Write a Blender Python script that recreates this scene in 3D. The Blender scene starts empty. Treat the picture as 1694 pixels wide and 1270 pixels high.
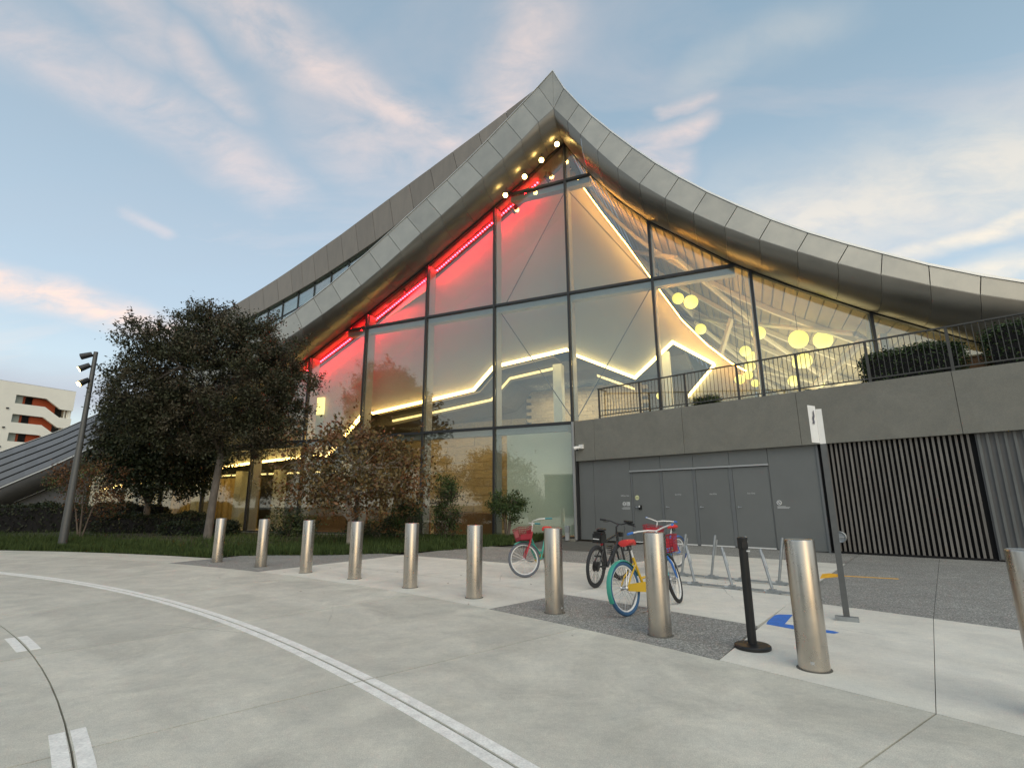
import bpy, bmesh, math, random
import numpy as np
from mathutils import Vector, Matrix

random.seed(7)
RNG = np.random.default_rng(11)
SC = bpy.context.scene
COL = SC.collection
R = math.radians

# ------------------------------------------------------------------ camera
cam_d = bpy.data.cameras.new('camera')
cam = bpy.data.objects.new('camera', cam_d)
COL.objects.link(cam)
PITCH, ROLL = 0.222652538, -0.00641338631
fw = Vector((0, math.cos(PITCH), math.sin(PITCH)))
up0 = Vector((0, -math.sin(PITCH), math.cos(PITCH)))
rt0 = Vector((1, 0, 0))
rt = rt0 * math.cos(ROLL) + up0 * math.sin(ROLL)
up = up0 * math.cos(ROLL) - rt0 * math.sin(ROLL)
cam.matrix_world = Matrix(((rt.x, up.x, -fw.x, 0), (rt.y, up.y, -fw.y, 0), (rt.z, up.z, -fw.z, 1.43), (0, 0, 0, 1)))
cam_d.sensor_fit = 'HORIZONTAL'
cam_d.sensor_width = 36
cam_d.lens = 868.156 / 1694 * 36
cam_d.clip_end = 2000
SC.camera = cam

# ------------------------------------------------------------------ sky, sun, exposure
SUN_AZ = R(165)      # compass from +Y towards +X: the sunset is behind the viewer, a little to the right
world = bpy.data.worlds.new('World')
SC.world = world
world.use_nodes = True
wt = world.node_tree
wt.nodes.clear()


def wn(kind, **kw):
    n = wt.nodes.new(kind)
    for k, v in kw.items():
        setattr(n, k, v)
    return n


def wmath(op, a, b=None, clamp=False):
    n = wn('ShaderNodeMath', operation=op, use_clamp=clamp)
    for i, s in enumerate((a, b)):
        if s is None:
            continue
        if isinstance(s, (int, float)):
            n.inputs[i].default_value = s
        else:
            wt.links.new(s, n.inputs[i])
    return n.outputs[0]


def wmix(f, a, b, mode='MIX'):
    n = wn('ShaderNodeMix', data_type='RGBA', blend_type=mode)
    for i, s in ((0, f), (6, a), (7, b)):
        if isinstance(s, (int, float)):
            n.inputs[i].default_value = s
        elif isinstance(s, tuple):
            n.inputs[i].default_value = (*s, 1)
        else:
            wt.links.new(s, n.inputs[i])
    return n.outputs[2]


def wramp(src, stops):
    n = wn('ShaderNodeValToRGB')
    e = n.color_ramp.elements
    while len(e) < len(stops):
        e.new(0.5)
    for q, (p, c) in zip(e, stops):
        q.position = p
        q.color = (*c, 1) if isinstance(c, tuple) else (c, c, c, 1)
    wt.links.new(src, n.inputs[0])
    return n.outputs[0]


sky = wn('ShaderNodeTexSky', sky_type='NISHITA', sun_disc=False)
sky.sun_elevation = R(9)
sky.sun_rotation = SUN_AZ
sky.altitude = 0
sky.air_density = 1.0
sky.dust_density = 2.0
sky.ozone_density = 2.5
tc = wn('ShaderNodeTexCoord')
sep = wn('ShaderNodeSeparateXYZ')
wt.links.new(tc.outputs['Generated'], sep.inputs[0])
zc = wmath('MAXIMUM', sep.outputs[2], 0.0)
den = wmath('ADD', zc, 0.22)
comb = wn('ShaderNodeCombineXYZ')
wt.links.new(wmath('DIVIDE', sep.outputs[0], den), comb.inputs[0])
wt.links.new(wmath('DIVIDE', sep.outputs[1], den), comb.inputs[1])


def cloud(rot, scale, loc, detail, dist, rough=0.6):
    m = wn('ShaderNodeMapping')
    m.inputs['Rotation'].default_value = (0, 0, R(rot))
    m.inputs['Scale'].default_value = scale
    m.inputs['Location'].default_value = loc
    wt.links.new(comb.outputs[0], m.inputs[0])
    n = wn('ShaderNodeTexNoise')
    n.inputs['Scale'].default_value = 1.0
    n.inputs['Detail'].default_value = detail
    n.inputs['Roughness'].default_value = rough
    n.inputs['Distortion'].default_value = dist
    wt.links.new(m.outputs[0], n.inputs[0])
    return n.outputs[0]


streak = cloud(40, (0.9, 2.2, 1), (3.1, 0.4, 0), 9, 0.5)
soft = cloud(40, (0.55, 0.9, 1), (1.7, 5.2, 0), 5, 0.2)
puff = cloud(25, (7.0, 11.0, 1), (0.3, 2.2, 0), 8, 0.4, 0.62)
m1 = wramp(streak, [(0.50, 0.0), (0.74, 1.0)])
m2 = wramp(soft, [(0.38, 0.0), (0.68, 1.0)])
# ragged sunset clouds, laid on the cloud deck overhead: (start, end, half width, strength)
wv = wn('ShaderNodeTexNoise')
wv.inputs['Scale'].default_value = 3.2
wv.inputs['Detail'].default_value = 5
wt.links.new(comb.outputs[0], wv.inputs[0])
wsub = wn('ShaderNodeVectorMath', operation='SUBTRACT')
wt.links.new(wv.outputs['Color'], wsub.inputs[0])
wsub.inputs[1].default_value = (0.5, 0.5, 0.5)
wsc = wn('ShaderNodeVectorMath', operation='SCALE')
wt.links.new(wsub.outputs[0], wsc.inputs[0])
wsc.inputs['Scale'].default_value = 0.20
wuv = wn('ShaderNodeVectorMath', operation='ADD')
wt.links.new(comb.outputs[0], wuv.inputs[0])
wt.links.new(wsc.outputs[0], wuv.inputs[1])
wflat = wn('ShaderNodeVectorMath', operation='MULTIPLY')
wt.links.new(wuv.outputs[0], wflat.inputs[0])
wflat.inputs[1].default_value = (1, 1, 0)


def cloud_band(p, q, w, k):
    d = (q[0] - p[0], q[1] - p[1])
    L = math.hypot(*d)
    d = (d[0] / L, d[1] / L)
    v = wn('ShaderNodeVectorMath', operation='SUBTRACT')
    wt.links.new(wflat.outputs[0], v.inputs[0])
    v.inputs[1].default_value = (p[0], p[1], 0)
    dt = wn('ShaderNodeVectorMath', operation='DOT_PRODUCT')
    wt.links.new(v.outputs[0], dt.inputs[0])
    dt.inputs[1].default_value = (d[0] / L, d[1] / L, 0)
    t = wmath('MULTIPLY', dt.outputs['Value'], 1.0, True)
    sc_ = wn('ShaderNodeVectorMath', operation='SCALE')
    sc_.inputs[0].default_value = (d[0] * L, d[1] * L, 0)
    wt.links.new(t, sc_.inputs['Scale'])
    ds = wn('ShaderNodeVectorMath', operation='DISTANCE')
    wt.links.new(v.outputs[0], ds.inputs[0])
    wt.links.new(sc_.outputs[0], ds.inputs[1])
    mr = wn('ShaderNodeMapRange', interpolation_type='SMOOTHSTEP')
    wt.links.new(ds.outputs['Value'], mr.inputs[0])
    mr.inputs[1].default_value = 0.0
    mr.inputs[2].default_value = w * 1.7
    mr.inputs[3].default_value = k
    mr.inputs[4].default_value = 0.0
    return mr.outputs[0]


def wsum(bands):
    cur = None
    for b_ in bands:
        x = cloud_band(*b_)
        cur = x if cur is None else wmath('MAXIMUM', cur, x)
    return cur


ragged = wramp(puff, [(0.33, 0.25), (0.62, 1.0)])
pink = wmath('MULTIPLY', wsum([((-0.50, 0.60), (-0.146, 0.97), 0.055, 0.95), ((-0.76, 0.72), (-0.53, 1.06), 0.085, 0.55), ((0.03, 0.72), (-0.03, 0.90), 0.075, 0.95),
                               ((0.20, 0.995), (0.382, 0.948), 0.035, 0.85), ((0.29, 0.90), (0.385, 0.875), 0.018, 0.6), ((0.27, 0.99), (0.38, 1.04), 0.045, 0.9),
                               ((-1.52, 1.10), (-1.10, 1.60), 0.085, 1.0), ((-0.90, 1.09), (-0.85, 1.16), 0.022, 0.28), ((-0.60, 0.60), (-0.61, 0.72), 0.05, 0.5),
                               ((-0.56, 0.72), (-0.50, 0.86), 0.04, 0.6), ((-0.30, 0.95), (0.0, 1.02), 0.12, 0.55)]), ragged)
cream = wmath('MULTIPLY', wsum([((0.66, 1.22), (1.20, 0.80), 0.20, 0.75), ((1.02, 1.25), (1.30, 0.95), 0.05, 0.95), ((1.22, 1.33), (1.40, 1.10), 0.07, 0.9), ((0.34, 0.81), (0.50, 0.72), 0.05, 0.30)]),
              wramp(puff, [(0.30, 0.45), (0.60, 1.0)]))
bank = wsum([((-2.3, 1.45), (-1.50, 2.15), 0.22, 1.0)])
band = wramp(zc, [(0.0, 0.0), (0.10, 0.5), (0.28, 1.0), (0.7, 0.8)])
# clear-air colour: Nishita pulled towards the pale evening veil
veil = wramp(zc, [(0.0, (0.66, 0.62, 0.54)), (0.12, (0.58, 0.64, 0.64)), (0.32, (0.43, 0.53, 0.60)), (0.62, (0.26, 0.365, 0.44)), (1.0, (0.20, 0.29, 0.37))])
sun_dir = (math.sin(SUN_AZ), math.cos(SUN_AZ), 0.1)
dot = wn('ShaderNodeVectorMath', operation='DOT_PRODUCT')
wt.links.new(tc.outputs['Generated'], dot.inputs[0])
dot.inputs[1].default_value = sun_dir
warm = wmath('MULTIPLY_ADD', dot.outputs['Value'], 0.5)
warm.node.inputs[2].default_value = 0.5
lit = wramp(zc, [(0.0, (1.0, 0.70, 0.42)), (0.25, (1.0, 0.68, 0.48)), (0.42, (0.96, 0.70, 0.57)), (0.6, (0.74, 0.60, 0.53)), (1.0, (0.55, 0.50, 0.48))])
grey = wramp(zc, [(0.0, (0.36, 0.38, 0.42)), (0.4, (0.42, 0.45, 0.48)), (1.0, (0.33, 0.38, 0.42))])
bgA = wn('ShaderNodeBackground')
bgA.inputs['Strength'].default_value = 0.05
wt.links.new(sky.outputs[0], bgA.inputs['Color'])
c1 = wmix(wmath('MULTIPLY', m2, 0.45), veil, grey)
c2 = wmix(wmath('MULTIPLY', wmath('MULTIPLY', m1, band), 0.45, True), c1, lit)
c2 = wmix(pink, c2, lit)
c2 = wmix(cream, c2, wramp(zc, [(0.0, (1.0, 0.80, 0.42)), (0.3, (0.90, 0.78, 0.60)), (0.7, (0.70, 0.64, 0.55))]))
c2 = wmix(bank, c2, (0.42, 0.40, 0.43))
bgB = wn('ShaderNodeBackground')
bgB.inputs['Strength'].default_value = 0.92
wt.links.new(c2, bgB.inputs['Color'])
addw = wn('ShaderNodeAddShader')
wt.links.new(bgA.outputs[0], addw.inputs[0])
wt.links.new(bgB.outputs[0], addw.inputs[1])
wout = wn('ShaderNodeOutputWorld')
wt.links.new(addw.outputs[0], wout.inputs[0])

sun_d = bpy.data.lights.new('sun', 'SUN')
sun_d.energy = 1.15
sun_d.angle = R(48)
sun_d.color = (1.0, 0.90, 0.74)
sun = bpy.data.objects.new('sun', sun_d)
COL.objects.link(sun)
sd = Vector((math.sin(SUN_AZ) * math.cos(R(48)), math.cos(SUN_AZ) * math.cos(R(48)), math.sin(R(48))))
sun.rotation_euler = sd.to_track_quat('Z', 'Y').to_euler()

vs = SC.view_settings
vs.view_transform = 'Standard'
vs.look = 'None'
vs.exposure = 0.24
vs.gamma = 1.0
vs.use_curve_mapping = False
SC.cycles.use_denoising = True
SC.cycles.transparent_max_bounces = 24
SC.cycles.max_bounces = 8
SC.cycles.diffuse_bounces = 4
SC.cycles.glossy_bounces = 4
SC.cycles.sample_clamp_indirect = 6

# ------------------------------------------------------------------ materials


def newmat(name):
    m = bpy.data.materials.new(name)
    m.use_nodes = True
    nt = m.node_tree
    b = nt.nodes['Principled BSDF']
    return m, nt, b


def mat(name, col, rough=0.6, metal=0.0, nscale=None, namt=0.15, bump=0.0, rand=0.0, stretch=(1, 1, 1), spec=0.5,
        fine=None, coat=0.0):
    m, nt, b = newmat(name)
    L = nt.links
    b.inputs['Roughness'].default_value = rough
    b.inputs['Metallic'].default_value = metal
    b.inputs['Specular IOR Level'].default_value = spec
    b.inputs['Coat Weight'].default_value = coat
    base = None
    if nscale is None and not rand:
        b.inputs['Base Color'].default_value = (*col, 1)
        return m
    val = nt.nodes.new('ShaderNodeValue')
    val.outputs[0].default_value = 1.0
    cur = val.outputs[0]

    def mul(a, src, amt):
        mm = nt.nodes.new('ShaderNodeMapRange')
        L.new(src, mm.inputs[0])
        mm.inputs[3].default_value = 1 - amt
        mm.inputs[4].default_value = 1 + amt
        mm.clamp = False
        x = nt.nodes.new('ShaderNodeMath')
        x.operation = 'MULTIPLY'
        L.new(a, x.inputs[0])
        L.new(mm.outputs[0], x.inputs[1])
        return x.outputs[0]
    if nscale is not None:
        t = nt.nodes.new('ShaderNodeTexCoord')
        mp = nt.nodes.new('ShaderNodeMapping')
        mp.inputs['Scale'].default_value = stretch
        L.new(t.outputs['Object'], mp.inputs[0])
        n = nt.nodes.new('ShaderNodeTexNoise')
        n.inputs['Scale'].default_value = nscale
        n.inputs['Detail'].default_value = 8
        n.inputs['Roughness'].default_value = 0.62
        L.new(mp.outputs[0], n.inputs[0])
        mr = nt.nodes.new('ShaderNodeMapRange')
        mr.inputs[1].default_value = 0.3
        mr.inputs[2].default_value = 0.7
        L.new(n.outputs[0], mr.inputs[0])
        cur = mul(cur, mr.outputs[0], namt)
        if fine:
            n2 = nt.nodes.new('ShaderNodeTexNoise')
            n2.inputs['Scale'].default_value = fine[0]
            n2.inputs['Detail'].default_value = 4
            L.new(t.outputs['Object'], n2.inputs[0])
            cur = mul(cur, n2.outputs[0], fine[1])
        if bump:
            bp = nt.nodes.new('ShaderNodeBump')
            bp.inputs['Strength'].default_value = bump
            bp.inputs['Distance'].default_value = 0.01
            L.new((n2 if fine else n).outputs[0], bp.inputs['Height'])
            L.new(bp.outputs[0], b.inputs['Normal'])
        rr = nt.nodes.new('ShaderNodeMapRange')
        L.new(n.outputs[0], rr.inputs[0])
        rr.inputs[3].default_value = max(0.02, rough - 0.12)
        rr.inputs[4].default_value = min(1, rough + 0.12)
        L.new(rr.outputs[0], b.inputs['Roughness'])
    if rand:
        oi = nt.nodes.new('ShaderNodeObjectInfo')
        cur = mul(cur, oi.outputs['Random'], rand)
    mx = nt.nodes.new('ShaderNodeMix')
    mx.data_type = 'RGBA'
    mx.blend_type = 'MULTIPLY'
    mx.inputs[0].default_value = 1
    mx.inputs[6].default_value = (*col, 1)
    L.new(cur, mx.inputs[7])
    L.new(mx.outputs[2], b.inputs['Base Color'])
    return m


def emit(name, col, s):
    m, nt, b = newmat(name)
    b.inputs['Base Color'].default_value = (0.8, 0.8, 0.8, 1)
    b.inputs['Emission Color'].default_value = (*col, 1)
    b.inputs['Emission Strength'].default_value = s
    return m


def glass_mat(name, tint, base, ior=1.5):
    m, nt, b = newmat(name)
    nt.nodes.remove(b)
    out = nt.nodes['Material Output']
    tr = nt.nodes.new('ShaderNodeBsdfTransparent')
    tr.inputs[0].default_value = (*tint, 1)
    gl = nt.nodes.new('ShaderNodeBsdfGlossy')
    gl.inputs['Roughness'].default_value = 0.0
    gl.inputs['Color'].default_value = (0.97, 1.0, 0.98, 1)
    fr = nt.nodes.new('ShaderNodeFresnel')
    geo = nt.nodes.new('ShaderNodeNewGeometry')      # the same reflectance on the way in and on the way out
    io = nt.nodes.new('ShaderNodeMapRange')
    io.inputs[3].default_value = ior
    io.inputs[4].default_value = 1 / ior
    nt.links.new(geo.outputs['Backfacing'], io.inputs[0])
    nt.links.new(io.outputs[0], fr.inputs[0])
    ad = nt.nodes.new('ShaderNodeMath')
    ad.operation = 'ADD'
    ad.use_clamp = True
    ad.inputs[1].default_value = base
    nt.links.new(fr.outputs[0], ad.inputs[0])
    mx = nt.nodes.new('ShaderNodeMixShader')
    nt.links.new(ad.outputs[0], mx.inputs[0])
    nt.links.new(tr.outputs[0], mx.inputs[1])
    nt.links.new(gl.outputs[0], mx.inputs[2])
    nt.links.new(mx.outputs[0], out.inputs[0])
    return m


def concrete_mat(name, col, blotch=0.16, speck=0.10, aggregate=False, wear=True):
    m, nt, b = newmat(name)
    L = nt.links
    t = nt.nodes.new('ShaderNodeTexCoord')
    oi = nt.nodes.new('ShaderNodeObjectInfo')
    geo = nt.nodes.new('ShaderNodeNewGeometry')
    pos = geo.outputs['Position']
    n1 = nt.nodes.new('ShaderNodeTexNoise')
    n1.inputs['Scale'].default_value = 0.9
    n1.inputs['Detail'].default_value = 9
    n1.inputs['Roughness'].default_value = 0.68
    n1.inputs['Distortion'].default_value = 0.8
    L.new(pos, n1.inputs[0])
    n2 = nt.nodes.new('ShaderNodeTexNoise')
    n2.inputs['Scale'].default_value = 3.2
    n2.inputs['Detail'].default_value = 8
    n2.inputs['Roughness'].default_value = 0.7
    L.new(pos, n2.inputs[0])
    n3 = nt.nodes.new('ShaderNodeTexNoise')
    n3.inputs['Scale'].default_value = 130
    n3.inputs['Detail'].default_value = 3
    L.new(pos, n3.inputs[0])

    def rng(src, a, bb, lo=0.3, hi=0.7):
        q = nt.nodes.new('ShaderNodeMapRange')
        q.inputs[1].default_value = lo
        q.inputs[2].default_value = hi
        q.inputs[3].default_value = a
        q.inputs[4].default_value = bb
        L.new(src, q.inputs[0])
        return q.outputs[0]

    def mul(a, c):
        q = nt.nodes.new('ShaderNodeMath')
        q.operation = 'MULTIPLY'
        L.new(a, q.inputs[0])
        L.new(c, q.inputs[1])
        return q.outputs[0]
    k = mul(rng(n1.outputs[0], 1 - blotch, 1 + blotch), rng(n2.outputs[0], 1 - blotch * 0.6, 1 + blotch * 0.6))
    k = mul(k, rng(n3.outputs[0], 1 - speck, 1 + speck))
    n4 = nt.nodes.new('ShaderNodeTexNoise')
    n4.inputs['Scale'].default_value = 22
    n4.inputs['Detail'].default_value = 6
    n4.inputs['Roughness'].default_value = 0.75
    L.new(pos, n4.inputs[0])
    k = mul(k, rng(n4.outputs[0], 1 - blotch * 0.55, 1 + blotch * 0.55))
    k = mul(k, rng(oi.outputs['Random'], 0.95, 1.05, 0, 1))
    if wear and not aggregate:
        # tyre-worn lanes that follow the curve of the drive, and hairline cracks
        sub = nt.nodes.new('ShaderNodeVectorMath')
        sub.operation = 'SUBTRACT'
        L.new(pos, sub.inputs[0])
        sub.inputs[1].default_value = (-24.34, -16.17, 0)
        ln = nt.nodes.new('ShaderNodeVectorMath')
        ln.operation = 'LENGTH'
        L.new(sub.outputs[0], ln.inputs[0])
        cx = nt.nodes.new('ShaderNodeCombineXYZ')
        L.new(ln.outputs['Value'], cx.inputs[0])
        wob = nt.nodes.new('ShaderNodeMath')
        wob.operation = 'MULTIPLY'
        L.new(n1.outputs[0], wob.inputs[0])
        wob.inputs[1].default_value = 0.5
        L.new(wob.outputs[0], cx.inputs[1])
        n5 = nt.nodes.new('ShaderNodeTexNoise')
        n5.inputs['Scale'].default_value = 2.1
        n5.inputs['Detail'].default_value = 5
        L.new(cx.outputs[0], n5.inputs[0])
        k = mul(k, rng(n5.outputs[0], 0.91, 1.05))
        wp = nt.nodes.new('ShaderNodeMix')
        wp.data_type = 'VECTOR'
        wp.inputs[0].default_value = 0.12
        L.new(pos, wp.inputs[4])
        L.new(n2.outputs['Color'], wp.inputs[5])
        cr = nt.nodes.new('ShaderNodeTexVoronoi')
        cr.feature = 'DISTANCE_TO_EDGE'
        cr.inputs['Scale'].default_value = 0.27
        L.new(wp.outputs[1], cr.inputs[0])
        line = rng(cr.outputs['Distance'], 0.62, 1.0, 0.0006, 0.0022)
        msk = nt.nodes.new('ShaderNodeTexNoise')
        msk.inputs['Scale'].default_value = 0.35
        L.new(pos, msk.inputs[0])
        mk = rng(msk.outputs[0], 0.0, 1.0, 0.52, 0.60)
        cm = nt.nodes.new('ShaderNodeMix')
        cm.data_type = 'FLOAT'
        L.new(mk, cm.inputs[0])
        cm.inputs[2].default_value = 1.0
        L.new(line, cm.inputs[3])
        k = mul(k, cm.outputs[0])
    # dark spots: gum and drips
    sp = nt.nodes.new('ShaderNodeTexVoronoi')
    sp.inputs['Scale'].default_value = 1.15
    L.new(pos, sp.inputs[0])
    k = mul(k, rng(sp.outputs['Distance'], 0.55, 1.0, 0.012, 0.022))
    hcol = nt.nodes.new('ShaderNodeMix')
    hcol.data_type = 'RGBA'
    hcol.inputs[6].default_value = (col[0] * 0.97, col[1] * 1.0, col[2] * 1.02, 1)
    hcol.inputs[7].default_value = (col[0] * 1.03, col[1] * 1.0, col[2] * 0.93, 1)
    L.new(n2.outputs[0], hcol.inputs[0])
    src = hcol.outputs[2]
    h = n3.outputs[0]
    if aggregate:
        vo = nt.nodes.new('ShaderNodeTexVoronoi')
        vo.inputs['Scale'].default_value = 80
        L.new(pos, vo.inputs[0])
        vb = nt.nodes.new('ShaderNodeValToRGB')
        e = vb.color_ramp.elements
        e[0].position = 0.0
        e[0].color = (0.13, 0.13, 0.12, 1)
        e[1].position = 1.0
        e[1].color = (0.50, 0.49, 0.45, 1)
        x = e.new(0.45)
        x.color = (0.22, 0.218, 0.20, 1)
        x = e.new(0.8)
        x.color = (0.31, 0.305, 0.28, 1)
        sx = nt.nodes.new('ShaderNodeSeparateColor')
        L.new(vo.outputs['Color'], sx.inputs[0])
        L.new(sx.outputs[0], vb.inputs[0])
        src = vb.outputs[0]
        h = vo.outputs['Distance']
    mx = nt.nodes.new('ShaderNodeMix')
    mx.data_type = 'RGBA'
    mx.blend_type = 'MULTIPLY'
    mx.inputs[0].default_value = 1
    L.new(src, mx.inputs[6])
    L.new(k, mx.inputs[7])
    L.new(mx.outputs[2], b.inputs['Base Color'])
    b.inputs['Roughness'].default_value = 0.82
    bp = nt.nodes.new('ShaderNodeBump')
    bp.inputs['Strength'].default_value = 0.5 if aggregate else 0.12
    bp.inputs['Distance'].default_value = 0.008 if aggregate else 0.003
    L.new(h, bp.inputs['Height'])
    L.new(bp.outputs[0], b.inputs['Normal'])
    return m


def leaf_mat(name, c1, c2, rough=0.55):
    m, nt, b = newmat(name)
    L = nt.links
    geo = nt.nodes.new('ShaderNodeNewGeometry')
    r = nt.nodes.new('ShaderNodeValToRGB')
    r.color_ramp.elements[0].color = (*c1, 1)
    r.color_ramp.elements[1].color = (*c2, 1)
    L.new(geo.outputs['Random Per Island'], r.inputs[0])
    L.new(r.outputs[0], b.inputs['Base Color'])
    b.inputs['Roughness'].default_value = rough
    b.inputs['Specular IOR Level'].default_value = 0.3
    return m


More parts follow.
